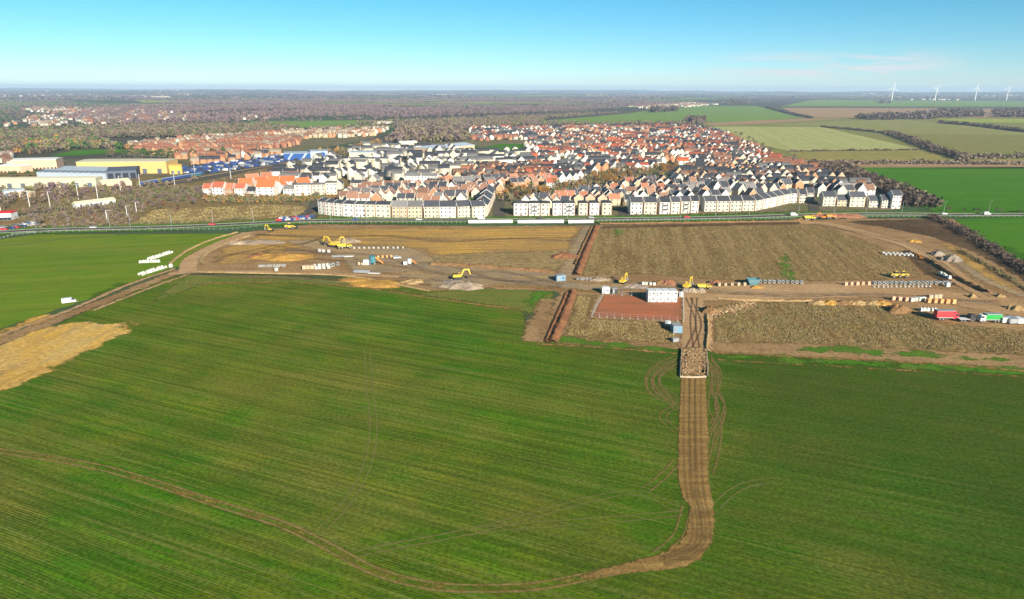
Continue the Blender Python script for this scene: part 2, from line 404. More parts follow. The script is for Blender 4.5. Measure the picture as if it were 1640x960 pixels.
M['strip'] = gmat('stripped_soil', (0.29, 0.195, 0.08), (0.23, 0.155, 0.062), (0.35, 0.25, 0.11), ang=0.02, streak=7, streak_amt=0.5, rows=(0.8, 1.7), row_amt=0.34, row_col=(0.11, 0.062, 0.026), row_stretch=18, fine=2.0, fine_amt=0.35, edge=0.5, edge_noise=0.8, bump=0.15)
M['brown'] = gmat('brown_edge', (0.23, 0.135, 0.055), (0.29, 0.18, 0.085), (0.16, 0.12, 0.04), streak=6, fine=1.0, edge=1.6, edge_noise=0.3)
M['worn'] = gmat('worn_crop', (0.20, 0.15, 0.045), (0.15, 0.14, 0.03), (0.09, 0.13, 0.015), streak=4, streak_amt=.7, fine=1.4, fine_amt=.3, edge=2.2, edge_noise=.3)
M['trench'] = gmat('trench_shade_soil', (0.045, 0.028, 0.018), (0.075, 0.04, 0.025), fine=1.2, edge=.6)  # near-black soil colour paints the shade inside a trench that is not cut
M['dark'] = gmat('dark_earth', (0.080, 0.055, 0.040), (0.120, 0.080, 0.054), (0.05, 0.045, 0.025), ang=-0.5, streak=8, streak_amt=0.6, fine=0.5, fine_amt=0.4, edge=3.0, bump=0.3)
M['red'] = gmat('red_planings', (0.36, 0.125, 0.07), (0.30, 0.135, 0.085), (0.20, 0.11, 0.08), ang=0.0, streak=6, streak_amt=0.7, fine=1.0, fine_amt=0.15, edge=1.0)
M['asphalt'] = gmat('asphalt', (0.075, 0.075, 0.078), (0.095, 0.092, 0.09), fine=1.0, fine_amt=0.15, edge=0.4)
M['urban'] = gmat('estate_ground', (0.17, 0.145, 0.12), (0.13, 0.125, 0.075), (0.08, 0.12, 0.035), fine=0.2, fine_amt=0.25, edge=4.0, mid=0.05)
M['scrubg'] = gmat('scrub_ground', (0.20, 0.145, 0.085), (0.14, 0.125, 0.055), (0.23, 0.14, 0.08), fine=0.3, fine_amt=0.4, edge=4.0, mid=0.05)
M['f_sage'] = gmat('sage_field', (0.310, 0.333, 0.178), (0.271, 0.310, 0.147), (0.403, 0.364, 0.232), ang=wang((1290, 240), (1215, 207)), streak=30, streak_amt=0.7, rows=(16.0,), row_amt=0.35, row_col=(0.202, 0.248, 0.109), fine=0.1, fine_amt=0.12)
M['f_olive'] = gmat('olive_field', (0.223, 0.223, 0.101), (0.176, 0.203, 0.081), (0.270, 0.250, 0.121), ang=0.2, streak=10, fine=0.08, fine_amt=0.12)
M['f_dull'] = gmat('dull_field', (0.162, 0.182, 0.074), (0.203, 0.189, 0.088), (0.149, 0.176, 0.061), ang=0.2, streak=10, fine=0.08, fine_amt=0.15)
M['f_pink'] = gmat('ploughed_field', (0.311, 0.209, 0.149), (0.270, 0.196, 0.135), (0.351, 0.243, 0.162), ang=0.1, streak=14, fine=0.05, fine_amt=0.1)
M['f_green'] = gmat('far_green_field', (0.121, 0.223, 0.074), (0.162, 0.243, 0.081), (0.135, 0.189, 0.068), ang=0.1, streak=12, fine=0.05, fine_amt=0.12)
M['f_lime'] = gmat('lime_field', (0.270, 0.311, 0.081), (0.216, 0.270, 0.081), fine=0.05, fine_amt=0.12)

M['f_yel'] = gmat('yellowish_field', (0.25, 0.22, 0.085), (0.20, 0.20, 0.07), (0.28, 0.24, 0.11), ang=0.1, streak=12, fine=0.08, fine_amt=0.15)
# ------------------------------------------------------------------ base ground (one sheet to the horizon)
def sp(a, b, n, k): t = np.linspace(-1, 1, n); return np.sign(t) * np.abs(t) ** k * b
xs = sp(0, 26500, 181, 2.0); ys = np.concatenate([np.linspace(-500, 2000, 12)[:-1], 2000 * (30000 / 2000) ** np.linspace(0, 1, 150)])
X, Y = np.meshgrid(xs, ys); Z = hz(X, Y); Z = np.where(Z < 0, 0, Z)
nx = len(xs); jj, ii = np.meshgrid(np.arange(len(ys) - 1), np.arange(nx - 1), indexing='ij'); a = (jj * nx + ii).ravel()
me = mesh_np('ground', np.stack([X.ravel(), Y.ravel(), Z.ravel()], 1), np.stack([a, a + 1, a + nx + 1, a + nx], 1), [M_COUNTRY], smooth=True)
struct(link('ground', me))

FARF = []
# far fields (raised a little more because they are far away)
sheet('rough_ground', [(1120, 200), (1300, 186), (1800, 187), (2300, 215), (2300, 272), (1350, 270), (1250, 250)], M['f_dull'], 0.3)
sheet('rough_ground', [(560, 300), (560, 240), (480, 250), (330, 290), (330, 318), (545, 316)], M['scrubg'], 0.2)
sheet('field', [(1140, 203), (1316, 204), (1471, 239.5), (1264, 243), (1200, 228)], M['f_sage'], 0.5)
sheet('field', [(1220, 200), (1440, 191), (1505, 198), (1640, 212), (2000, 222), (1430, 215), (1316, 203)], M['f_olive'], 0.55)
sheet('field', [(1435, 216), (2100, 223), (2100, 252), (1560, 255), (1500, 242)], M['f_dull'], 0.5)
sheet('field', [(1258, 244), (1475, 240.5), (1535, 255), (1640, 256), (1640, 259), (1290, 257)], M['f_yel'], 0.45)
sheet('rough_ground', [(1270, 257), (1640, 258), (2100, 259), (2100, 269), (1640, 268), (1350, 268)], M['f_pink'], 0.5)
sheet('field', [(1250, 173), (1500, 174), (1900, 177), (1900, 190), (1450, 189), (1370, 189), (1290, 189)], M['f_pink'], 0.8)
sheet('field', [(1490, 190.5), (1900, 193), (1900, 200), (1560, 197)], M['f_lime'], 0.8)
sheet('field', [(860, 195), (1000, 183), (1090, 170), (1210, 170), (1285, 190), (1150, 197), (1000, 199), (880, 199)], M['f_green'], 0.8)
sheet('field', [(1300, 160.5), (1900, 164), (1900, 172), (1250, 171)], M['f_green'], 1.0)
sheet('field', [(1120, 197), (1285, 191), (1360, 190), (1215, 199), (1140, 202)], M['f_pink'], 0.7)
sheet('field', [(400, 195), (590, 193), (640, 197), (560, 204), (400, 206)], M['f_green'], 0.6)
sheet('field', [(650, 199), (760, 190), (880, 188), (860, 195), (750, 202)], M['f_dull'], 0.6)
sheet('field', [(-100, 164), (30, 163), (60, 168), (-100, 178)], M['f_green'], 0.9)
sheet('field', [(215, 161), (280, 160), (320, 164), (230, 165)], M['f_lime'], 1.0)
sheet('field', [(120, 241), (190, 239), (215, 243), (120, 250), (80, 250)], M['green2'], 0.3)
sheet('field', [(0, 208), (150, 203), (180, 208), (0, 215)], M['f_green'], 0.5)
sheet('field', [(1358, 270), (1640, 268.5), (2100, 269), (2100, 340), (1640, 341), (1500, 340), (1470, 330), (1425, 300), (1385, 283)], M['green2'], 0.3)
sheet('field', [(1528, 352), (1640, 349), (2100, 348), (2100, 700), (1800, 520), (1640, 422)], M['green2'], 0.05)

for k in range(95):
    y0 = 3600 * (17000 / 3600) ** random.random(); x0 = random.uniform(-.78, .78) * y0
    if x0 > .3 * y0 and y0 < 7000: continue
    a_ = random.uniform(150, 620); b_ = random.uniform(60, 160) * (y0 / 4000); z_ = 2.0 + max(float(hz(x0, y0)), 0) + k * .02
    sheet('field', [(x0 - a_, y0 - b_), (x0 + a_, y0 - b_ + random.uniform(-60, 60)), (x0 + a_ * .9, y0 + b_), (x0 - a_ * 1.1, y0 + b_)], M[random.choice(['f_green', 'f_lime', 'f_sage', 'f_pink', 'f_green'])], z_, px=False); FARF.append((x0, y0, a_ * 1.15, b_ * 1.1))
# the left middle ground and the estate
sheet('scrubland', [(-500, 250), (300, 285), (560, 250), (560, 345), (480, 358), (0, 372), (-500, 395)], M['scrubg'], 0.03, step=14, margin=10)
sheet('estate_ground', [(320, 316), (440, 255), (560, 235), (640, 225), (750, 204), (1120, 202), (1230, 235), (1330, 280), (1440, 318), (1448, 338), (1250, 341), (980, 349), (600, 351), (500, 346), (470, 322)], M['urban'], 0.05, step=16, margin=10)
sheet('estate_ground', [(190, 243), (260, 230), (400, 216), (620, 205), (600, 222), (480, 245), (320, 262), (300, 262), (230, 250)], M['urban'], 0.05, step=16, margin=10)
sheet('playing_field', [(640, 236), (690, 231), (760, 233), (775, 240), (700, 246)], M['green2'], 0.12)
sheet('playing_field', [(775, 236), (800, 231), (850, 231), (855, 240), (800, 245)], M['green2'], 0.12)
sheet('dry_meadow', [(205, 362), (240, 335), (420, 327), (492, 329), (500, 345), (360, 356)], M['tan'], 0.08, step=4, margin=6)

# near fields and the building site
sheet('green_field', [(-500, 505), (0, 383), (58, 375), (200, 375), (385, 374), (385, 378), (330, 400), (295, 425), (270, 432), (150, 478), (0, 528), (-500, 700)], M['green'], 0.02, step=6, margin=6)
sheet('crop_field', [(-900, 2600), (-900, 900), (-500, 760), (0, 570), (150, 488), (220, 458), (300, 438), (420, 440), (600, 448), (700, 462), (780, 470), (838, 480), (850, 535), (870, 545), (1085, 552), (1150, 555), (1400, 562), (1640, 578), (2400, 625), (2600, 2600)], M['crop'], 0.02, step=7, margin=7)
SITE = [(300, 436), (300, 408), (345, 388), (388, 372), (500, 359), (760, 362), (945, 361), (1280, 353), (1380, 350), (1528, 350), (1640, 424), (1900, 560), (2300, 680), (1640, 594), (1150, 567), (1085, 562), (880, 552), (845, 550), (870, 500), (895, 468), (690, 468), (560, 443), (330, 437)]
sheet('site_ground', SITE, M['soil'], 0.05, step=5, margin=6)
sheet('rough_verge', [(225, 492), (300, 440), (430, 441), (560, 446), (680, 468), (760, 461), (880, 466), (893, 474), (860, 515), (838, 500), (780, 489), (700, 478), (600, 462), (420, 452), (330, 455)], M['verge'], 0.07, step=4, margin=5)
for pl, wd in (([(300, 456), (430, 452), (560, 459), (690, 477), (780, 490), (838, 496)], 3.0),):
    struct(ribbon('field_margin', pl, wd, M['brown'], 0.10, margin=2))
sheet('lush_patch', [(840, 488), (850, 465), (888, 466), (878, 478), (858, 500)], M['lush'], 0.12, step=2.5, margin=6)
sheet('lush_patch', [(880, 549), (905, 530), (935, 540), (1000, 550), (1085, 556), (1085, 566), (960, 558)], M['lush'], 0.12, step=2.5, margin=6)
sheet('lush_patch', [(1245, 436), (1252, 400), (1262, 405), (1278, 448), (1262, 450)], M['lush'], 0.16, step=2.5, margin=5)
sheet('lush_patch', [(985, 380), (983, 368), (998, 368), (1000, 380)], M['lush'], 0.16, step=2.5, margin=5)
sheet('grass_strip', [(1140, 574), (1200, 566), (1640, 588), (1900, 610), (1900, 626), (1640, 602), (1300, 585)], M['lush'], 0.09, step=4, margin=5)
sheet('grass_strip', [(1280, 553), (1360, 553), (1640, 578), (1640, 584), (1280, 563)], M['lush'], 0.10, step=4, margin=4)
sheet('ochre_ground', [(395, 385), (430, 368), (600, 366), (930, 363), (920, 398), (880, 405), (700, 412), (670, 400), (560, 392), (470, 398), (400, 425), (340, 425), (345, 402)], M['ochre'], 0.11, step=5, margin=8)
sheet('hardcore_yard', [(440, 385), (500, 383), (570, 394), (665, 397), (690, 410), (900, 436), (895, 458), (800, 452), (790, 462), (700, 466), (640, 440), (560, 436), (540, 410)], M['grey'], 0.13, step=4, margin=7)
sheet('rough_bank', [(680, 408), (800, 404), (900, 400), (912, 420), (890, 437), (800, 432), (700, 424)], M['tan'], 0.16, step=4, margin=5)
sheet('stubble_field', [(952, 364), (1310, 359), (1385, 385), (1460, 420), (1482, 444), (1400, 450), (1300, 452), (1150, 450), (1040, 440), (928, 443)], M['stubble'], 0.15, step=4, margin=5)
sheet('stubble_field', [(1138, 492), (1180, 484), (1300, 484), (1430, 488), (1500, 515), (1640, 530), (2100, 590), (2100, 640), (1640, 572), (1300, 553), (1142, 550)], M['stubble'], 0.15, step=4, margin=5)
sheet('stubble_field', [(918, 472), (960, 472), (945, 510), (1090, 518), (1089, 553), (1000, 549), (900, 540)], M['stubble'], 0.15, step=3, margin=4)
sheet('dark_earth', [(1375, 353), (1500, 351), (1552, 381), (1640, 428), (1760, 500), (1640, 452), (1560, 405), (1490, 380), (1410, 364), (1350, 356)], M['dark'], 0.14, step=5, margin=6)
sheet('dark_earth', [(1440, 405), (1460, 402), (1530, 440), (1570, 465), (1520, 458), (1480, 440)], M['dark'], 0.17, step=3, margin=5)
sheet('ochre_ground', [(1500, 385), (1530, 392), (1600, 440), (1640, 470), (1600, 468), (1560, 440), (1520, 412)], M['ochre'], 0.18, step=4, margin=5)
sheet('brown_ground', [(960, 362), (1280, 355), (1290, 360), (960, 367)], M['dark'], 0.19, step=4, margin=3)
sheet('compound_floor', [(966, 472), (1092, 476), (1094, 515), (948, 508)], M['red'], 0.20, step=2, margin=2)
sheet('ochre_ground', [(-500, 760), (0, 548), (60, 528), (130, 512), (213, 520), (200, 535), (120, 575), (60, 605), (0, 634), (-500, 900)], M['ochre2'], 0.12, step=3, margin=4)
sheet('ochre_ground', [(-300, 650), (0, 527), (75, 503), (100, 506), (0, 545), (-300, 690)], M['ochre2'], 0.11, step=3, margin=4)
# tracks
def trk(pl, wd, mat='track', z=0.22, name='haul_track', **k): return struct(ribbon(name, pl, wd, M[mat], z, margin=1.5, **k))
trk([(-300, 680), (0, 548), (60, 525), (110, 505), (160, 486), (230, 458), (290, 434)], 9, 'soil', 0.20)
trk([(-300, 655), (0, 538), (110, 498), (200, 459), (280, 431)], 3.5, 'track', 0.21)
trk([(150, 498), (230, 466), (310, 437)], 3.0, 'track', 0.215)
trk([(300, 438), (305, 418), (325, 405), (360, 388), (400, 373)], 10, 'track', 0.23)
trk([(270, 440), (330, 436), (430, 437), (560, 441), (640, 444)], 6, 'track', 0.24)
trk([(640, 440), (720, 446), (800, 450), (880, 455), (960, 461), (1040, 458), (1120, 463)], 14, 'grey', 0.235)
trk([(700, 466), (800, 459), (880, 463), (960, 469)], 4, 'brown', 0.245)
trk([(1040, 462), (1120, 470), (1250, 468), (1400, 466), (1500, 474), (1600, 492), (1800, 520)], 24, 'track', 0.25)
trk([(1280, 357), (1330, 360), (1400, 378), (1460, 396), (1500, 420), (1540, 450), (1590, 478), (1700, 520)], 12, 'track', 0.26)
trk([(1510, 400), (1540, 425), (1580, 450), (1640, 475)], 9, 'grey', 0.225)
trk([(1110, 470), (1110, 500), (1110, 530), (1110, 560)], 10.2, 'track', 0.27)
trk([(945, 362), (930, 385), (918, 415), (905, 445)], 11, 'grey', 0.22)
trk([(878, 480), (862, 515), (850, 548)], 9, 'soil', 0.22, 'soil_strip')
trk([(1150, 566), (1300, 573), (1500, 584), (1700, 600)], 2.5, 'brown', 0.18, 'field_margin')
trk([(860, 552), (960, 557), (1085, 567)], 2.5, 'brown', 0.18, 'field_margin')
trk([(1150, 577), (1300, 586), (1640, 604)], 1.6, 'brown', 0.183, 'field_margin')
trk([(951, 363), (936, 397), (924, 428), (918, 441)], 2.6, 'trench', 0.285, 'trench')  # flat ribbon beside the bank, trench shade painted in its colour
trk([(912, 467), (899, 500), (886, 530), (877, 550)], 2.8, 'trench', 0.285, 'trench')  # same flat ribbon lower down, its darkness is painted shade
# stripped soil strip
sheet('stripped_soil', [(1090, 600), (1087, 660), (1084, 760), (1090, 795), (1104, 812), (1100, 850), (1078, 883), (1060, 893), (1066, 908), (1095, 911), (1122, 898), (1141, 870), (1147, 835), (1143, 800), (1136, 770), (1136, 700), (1131, 603)], M['strip'], 0.14, step=0.8, margin=1)
struct(ribbon('stripped_soil', [(1100, 880), (1085, 893), (1060, 902), (1020, 908), (980, 916), (930, 926)], 5, M['strip'], 0.135, widths=[6, 5.5, 4.4, 3.2, 2.4, 1.4], margin=1, step=1.5))
# wheel ruts across the crop
def rutmat(name, col, gauge, rw, amt):
    g = G(name); u = g.math('ABSOLUTE', g.attr('u')); e = g.math('ABSOLUTE', g.math('SUBTRACT', u, gauge / 2))
    n = g.noise(0.35, detail=4)
    a = g.rng(g.math('ADD', e, g.math('MULTIPLY', g.math('SUBTRACT', n, 0.5), rw * 1.5)), rw * 1.1, rw * 0.3, 0, amt, smooth=True)
    c = g.mix(g.rng(g.noise(1.2, detail=3), 0.35, 0.65), col, tuple(x * 0.65 for x in col))
    return g.bsdf(c, 0.95, spec=0.0, alpha=a)
RUT = rutmat('wheel_rut', (0.24, 0.175, 0.06), 1.9, 0.33, 0.75); RUTF = rutmat('faint_rut', (0.25, 0.23, 0.07), 1.9, 0.28, 0.55); RUTW = rutmat('worn_rut', (0.28, 0.20, 0.07), 1.9, 0.42, 0.85)
RZ = [0]
def rut(pl, m=RUT, z=0.06, w=2.6, base=.06): RZ[0] += 1; return struct(ribbon('wheel_track', pl, w, m, base + 0.0015 * RZ[0], margin=0.8, step=3))
LT = [(-300, 690), (0, 723), (150, 747), (250, 775), (350, 808), (450, 840), (520, 873), (600, 915), (680, 937), (760, 943), (860, 939), (960, 920), (1068, 896)]
struct(ribbon('wheel_track', LT, 2.0, M['worn'], 0.065, margin=1.5, step=3)); rut(LT, RUTW, 0.07, 3.2)
rut([(588, 560), (592, 620), (598, 680), (590, 740), (560, 800), (515, 850)], RUTF, w=2.4)
rut([(570, 888), (700, 862), (800, 846), (1000, 831), (1092, 822)], RUTF, 0.075)
rut([(600, 880), (760, 850), (1000, 790), (1090, 818)], RUTF, 0.08)
for k in range(2):
    o_ = k * 5
    rut([(1084 - o_ * .3, 572), (1058 - o_, 585), (1042 - o_ * .6, 605), (1043 - o_ * .4, 625), (1062 - o_ * .3, 640), (1086, 648)], RUT, 0.08 + k * 0.004, 2.2)
for k in range(3):
    j = lambda a: a + random.uniform(-7, 7)
    rut([(1134, 570 + k * 6), (j(1150), 590 + k * 5), (j(1146), 618 + k * 7), (j(1150), 650 + k * 4), (1137, 690 + k * 14)], RUT, 0.11 + k * 0.004, 2.2)
    rut([(1087, 575 + k * 5), (j(1062), 592 + k * 3), (j(1050), 612 + k * 4), (1086, 640 + k * 9)], RUT, 0.11 + k * 0.004, 2.2)
rut([(1086, 652), (1066, 660), (1062, 672), (1075, 684), (1084, 692)], RUT, 0.1)
for k in range(1):
    rut([(1134 + k * 3, 575), (1148 + k * 5, 590), (1150 + k * 6, 610), (1142 + k * 6, 630), (1140 + k * 4, 655), (1150 + k * 4, 680), (1146 + k * 4, 720), (1136, 757)], RUT, 0.1 + k * 0.004, 2.2)
rut([(1147, 812), (1170, 790), (1200, 775), (1240, 770)], RUTF, 0.09)
rut([(1084, 740), (1060, 765), (1035, 785)], RUT, 0.09)
rut([(1100, 812), (1085, 860), (1050, 890)], RUT, 0.095)
rut([(-100, 372 + 26), (30, 392), (100, 383), (200, 377)], rutmat('pale_rut', (0.22, 0.23, 0.10), 1.6, 0.6, 0.6), 0.06, 2.0)
SR1 = rutmat('muddy_rut', (0.16, 0.10, 0.06), 2.1, 0.45, 0.7); SR2 = rutmat('dry_rut', (0.42, 0.31, 0.19), 2.1, 0.45, 0.6)
random.seed(21)
for a, b, sd_ in [((300, 440), (690, 455), 5)] * 3 + [((420, 400), (900, 452), 14)] * 4 + [((1040, 462), (1600, 486), 7)] * 5 + [((1300, 358), (1600, 478), 0)] * 2 + [((410, 380), (925, 385), 8)] * 5 + [((340, 420), (520, 385), 10)] * 2:
    if sd_ == 0: pl = [(x + random.uniform(-4, 4), y + random.uniform(-2, 2)) for x, y in ((1300, 359), (1400, 377), (1460, 395), (1500, 419), (1540, 449), (1590, 477))]
    else: pl = [(a[0] + (b[0] - a[0]) * t, a[1] + (b[1] - a[1]) * t + random.uniform(-sd_, sd_) * .7) for t in (0, .2, .4, .6, .8, 1)]
    rut(pl, random.choice([SR1, SR2]), base=.27)
for k in range(2): rut([(1110 + random.uniform(-12, 12), 478), (1110 + random.uniform(-12, 12), 520), (1110 + random.uniform(-12, 12), 560)], random.choice([SR1, SR2]), base=.27)
for k in range(3): rut([(1108 + 9 * k - 8, 607), (1108 + 9 * k - 8, 700), (1112 + 8 * k - 8, 780), (1124 + 7 * k - 8, 835), (1108 + 9 * k, 878), (1060, 898 + k * 3)], rutmat('strip_rut', (0.19, 0.125, 0.055), 1.7, .4, .28), base=.145)
# the road past the estate, with verges, kerbs and a centre line
ROAD = [(-300, 392), (0, 372.5), (100, 368.5), (200, 366.5), (300, 363.5), (400, 359), (470, 355.5), (560, 353.8), (700, 353.6), (850, 353), (1000, 351.5), (1150, 349.3), (1250, 346.5), (1320, 344.5), (1420, 343.5), (1520, 344.5), (1640, 344.5), (2000, 345)]
struct(ribbon('verge', ROAD, 26, M['lush'], 0.30, step=12, margin=4))
struct(ribbon('road', ROAD, 8.5, M['asphalt'], 0.36, step=12, margin=0.3))
kerb = paint('kerb_stone', (0.35, 0.34, 0.32), 0.9)
RW = smooth_line([P2(*p) for p in ROAD], 12)
def offset_line(L, d):
    out = []
    for i, p in enumerate(L):
        t = (L[min(i + 1, len(L) - 1)] - L[max(i - 1, 0)]).normalized(); out.append(p + Vector((-t.y, t.x, 0)) * d)
    return out
def strip3(name, L, w, h, m, z0):
    V = []; n = len(L)
    for i, p in enumerate(L):
        t = (L[min(i + 1, n - 1)] - L[max(i - 1, 0)]).normalized(); nr = Vector((-t.y, t.x, 0)) * w / 2
        for q, zz in ((p - nr, z0), (p - nr, z0 + h), (p + nr, z0 + h), (p + nr, z0)): V.append((q.x, q.y, zz))
    Fc = [(i * 4 + j, i * 4 + 4 + j, i * 4 + 5 + j, i * 4 + 1 + j) for i in range(n - 1) for j in range(3)]
    return link(name, mesh_np(name, V, Fc, [m]))
for d in (-4.3, 4.3): struct(strip3('kerb', offset_line(RW, d), 0.25, 0.13, kerb, 0.36))
wl = paint('road_paint', (0.75, 0.75, 0.72), 0.6)
mb = MB()
for i in range(0, len(RW) - 1):
    p = RW[i]; q = RW[i + 1]; m_ = p + (q - p) * 0.3; mb.box(((p.x + m_.x) / 2, (p.y + m_.y) / 2, 0.371), ((m_ - p).length, 0.2, 0.006), wl, rz=math.atan2(q.y - p.y, q.x - p.x))
struct(mb.obj('road_marking'))
# side roads through the estate
for pl, wd in (([(478, 350), (500, 335), (512, 315), (560, 300)], 8), ([(800, 350), (800, 325), (815, 308)], 9), ([(1000, 349), (1000, 335)], 9), ([(1305, 343), (1302, 325), (1290, 312)], 8), ([(225, 299), (330, 286), (420, 268), (520, 252), (640, 228)], 22), ([(0, 350), (100, 335), (220, 320), (330, 300)], 10)):
    struct(ribbon('road', pl, wd, M['asphalt'], 0.28, step=10, margin=0.3))
# ------------------------------------------------------------------ vegetation
def nth(k):
    return str(k) + ('th' if 10 < k % 100 < 14 else {1: 'st', 2: 'nd', 3: 'rd'}.get(k % 10, 'th'))
BARK = paint('bark', (0.14, 0.11, 0.085), 0.9)
LM = {'bare': leaf_mat('bare_twigs', (0.125, 0.095, 0.066), (0.175, 0.135, 0.095)), 'purple': leaf_mat('purple_twigs', (0.125, 0.082, 0.086), (0.155, 0.108, 0.108)),
      'autumn': leaf_mat('autumn_leaves', (0.30, 0.125, 0.03), (0.22, 0.15, 0.045)), 'olive': leaf_mat('olive_leaves', (0.12, 0.115, 0.045), (0.165, 0.145, 0.065)),
      'green': leaf_mat('evergreen_leaves', (0.035, 0.075, 0.02), (0.07, 0.125, 0.03)), 'dark': leaf_mat('dark_twigs', (0.055, 0.04, 0.032), (0.11, 0.08, 0.06)),
      'red': leaf_mat('red_leaves', (0.22, 0.08, 0.045), (0.17, 0.085, 0.05))}
def tri_cloud(C, Rr, n, size, rng, thin=1.0):
    """n random triangles in ellipsoids C (centres) Rr (radii) -> V,F"""
    k = rng.integers(0, len(C), n)
    d = rng.normal(size=(n, 3)); d /= np.linalg.norm(d, axis=1)[:, None]
    r = rng.uniform(0.35, 1.0, n) ** 0.5
    P = C[k] + d * Rr[k] * r[:, None]
    a = rng.normal(size=(n, 3)); a /= np.linalg.norm(a, axis=1)[:, None]
    b = np.cross(a, rng.normal(size=(n, 3))); b /= np.linalg.norm(b, axis=1)[:, None]
    s = size * rng.uniform(0.6, 1.4, n)[:, None]
    V = np.stack([P + a * s, P - a * s * 0.5 + b * s * thin, P - a * s * 0.5 - b * s * thin], 1).reshape(-1, 3)
    return V, np.arange(n * 3).reshape(-1, 3)
def make_tree(kind, h, spread, seed, n=420, bare=True):
    rng = np.random.default_rng(seed)
    mb = MB(); th = h * (0.38 if bare else 0.25)
    mb.tube((0, 0, -0.3), (0.1, 0.05, th), h * 0.028, h * 0.018, BARK, 7)
    m = 9; C = []; Rr = []
    for i in range(m):
        a = 2 * math.pi * i / m * 2.4 + rng.uniform(0, .6); rr = spread * rng.uniform(0.25, 0.62); z = h * rng.uniform(0.42 if bare else 0.30, 0.85)
        if i == 0: rr = 0; z = h * 0.82
        c = (math.cos(a) * rr, math.sin(a) * rr, z)
        mb.tube((0.1, 0.05, th * rng.uniform(.7, 1)), c, h * 0.012, h * 0.004, BARK, 5)
        C.append(c); q = spread * rng.uniform(0.28, 0.48); Rr.append((q, q, q * rng.uniform(.7, .95)))
    V, Fc = tri_cloud(np.array(C), np.array(Rr), n, h * (0.042 if bare else 0.055), rng, 0.35 if bare else 0.7)
    return mb.mesh('trunk'), mesh_np('crown', V, Fc, [LM[kind]])
TP = {}
for kd, hh, spd, bare in (('bare', 10, 4.2, True), ('purple', 11, 4.4, True), ('autumn', 9, 4.0, False), ('olive', 8, 4.2, False), ('green', 9, 3.6, False), ('dark', 10, 4.6, True), ('red', 7, 3.6, False)):
    TP[kd] = [make_tree(kd, hh, spd, 100 + 7 * i + len(kd), 520 if bare else 380, bare) for i in range(3)]
TREEW = {'bare': 'bare brown', 'purple': 'bare purplish', 'autumn': 'orange leaved', 'olive': 'olive leaved', 'green': 'dark green', 'dark': 'dark leafless', 'red': 'reddish leaved'}
NTREE = [0]
def tree(kind, x, y, s, label, group, name=None):
    tr, cr = random.choice(TP[kind])
    r = empty(name or ('evergreen_tree' if kind == 'green' else 'bare_tree' if kind in ('bare', 'purple', 'dark') else 'autumn_tree'), (x, y, 0), random.uniform(0, 6.28))
    r.scale = (s * random.uniform(.85, 1.15), s * random.uniform(.85, 1.15), s)
    link('trunk', tr, r); link('crown', cr, r)
    tag(r, TREEW[kind] + ' ' + label, 'tree', group); NTREE[0] += 1
    return r
def tree_area(poly, n, kinds, srange, label, group, mind=3.0):
    W = [P2(*p) for p in poly]; P = np.array(W); pts = []; tries = 0
    while len(pts) < n and tries < n * 60:
        tries += 1; x = random.uniform(P[:, 0].min(), P[:, 0].max()); y = random.uniform(P[:, 1].min(), P[:, 1].max())
        if inside(W, x, y) and all((x - a) ** 2 + (y - b) ** 2 > mind * mind for a, b in pts): pts.append((x, y))
    for x, y in pts: tree(random.choice(kinds), x, y, random.uniform(*srange), label, group)
    return pts
def tree_row(pts, n, kinds, srange, label, group, jit=3):
    L = smooth_line([P2(*p) for p in pts], 5)
    for i in range(n):
        p = L[int((i + random.random()) / n * (len(L) - 1))]
        tree(random.choice(kinds), p.x + random.gauss(0, jit), p.y + random.gauss(0, jit), random.uniform(*srange), label, group)

# ---- countable trees near the camera
tree_area([(60, 345), (180, 325), (300, 318), (330, 335), (240, 340), (150, 362), (60, 362)], 48, ['bare', 'bare', 'purple', 'olive', 'red'], (0.35, 0.65), 'shrubby tree in the scrub above the green field', 'scrub trees above the green field')
tree_area([(0, 322), (120, 305), (230, 300), (320, 303), (330, 318), (180, 330), (0, 345)], 46, ['bare', 'purple', 'olive', 'bare'], (0.4, 0.75), 'tree on the railway bank by the masts', 'trees on the railway bank')
tree_row([(325, 318), (400, 318), (470, 318), (530, 317)], 30, ['olive', 'bare', 'autumn', 'green'], (0.35, 0.6), 'tree in front of the red roofed houses', 'trees in front of the red roofed houses', 3)
tree_area([(800, 320), (805, 300), (860, 306), (930, 292), (975, 275), (1050, 270), (1090, 268), (1060, 283), (985, 300), (930, 312), (880, 320)], 62, ['autumn', 'autumn', 'olive', 'bare', 'red', 'autumn'], (0.75, 1.15), 'tree in the wooded hollow crossing the estate', 'trees in the hollow crossing the estate', 6)
tree_area([(1300, 268), (1365, 275), (1420, 298), (1500, 328), (1515, 336), (1450, 332), (1425, 318), (1370, 295)], 46, ['dark', 'dark', 'bare'], (0.75, 1.2), 'tree on the right edge of the estate', 'trees along the right edge of the estate', 5)
tree_row([(1175, 215), (1215, 236), (1265, 258), (1310, 268)], 16, ['dark', 'bare'], (0.7, 1.0), 'tree on the bank behind the estate', 'trees on the bank behind the estate', 8)
tree_row([(1455, 335), (1540, 340), (1640, 340)], 12, ['dark', 'bare'], (0.3, 0.5), 'bush beside the main road at right', 'bushes beside the road at right', 2)
tree_row([(215, 246), (260, 250), (320, 253), (360, 247)], 14, ['green'], (1.0, 1.5), 'tree behind the yellow warehouse', 'evergreens behind the yellow warehouse', 8)
tree_row([(170, 252), (230, 254), (280, 256)], 14, ['green', 'green', 'olive'], (1.2, 1.6), 'tree just behind the yellow warehouse roof', 'trees just behind the yellow warehouse', 5)
hedge_later = [(1300, 266), (1365, 276), (1425, 300), (1470, 318), (1512, 334), (1470, 333), (1420, 312), (1360, 292), (1310, 278)]
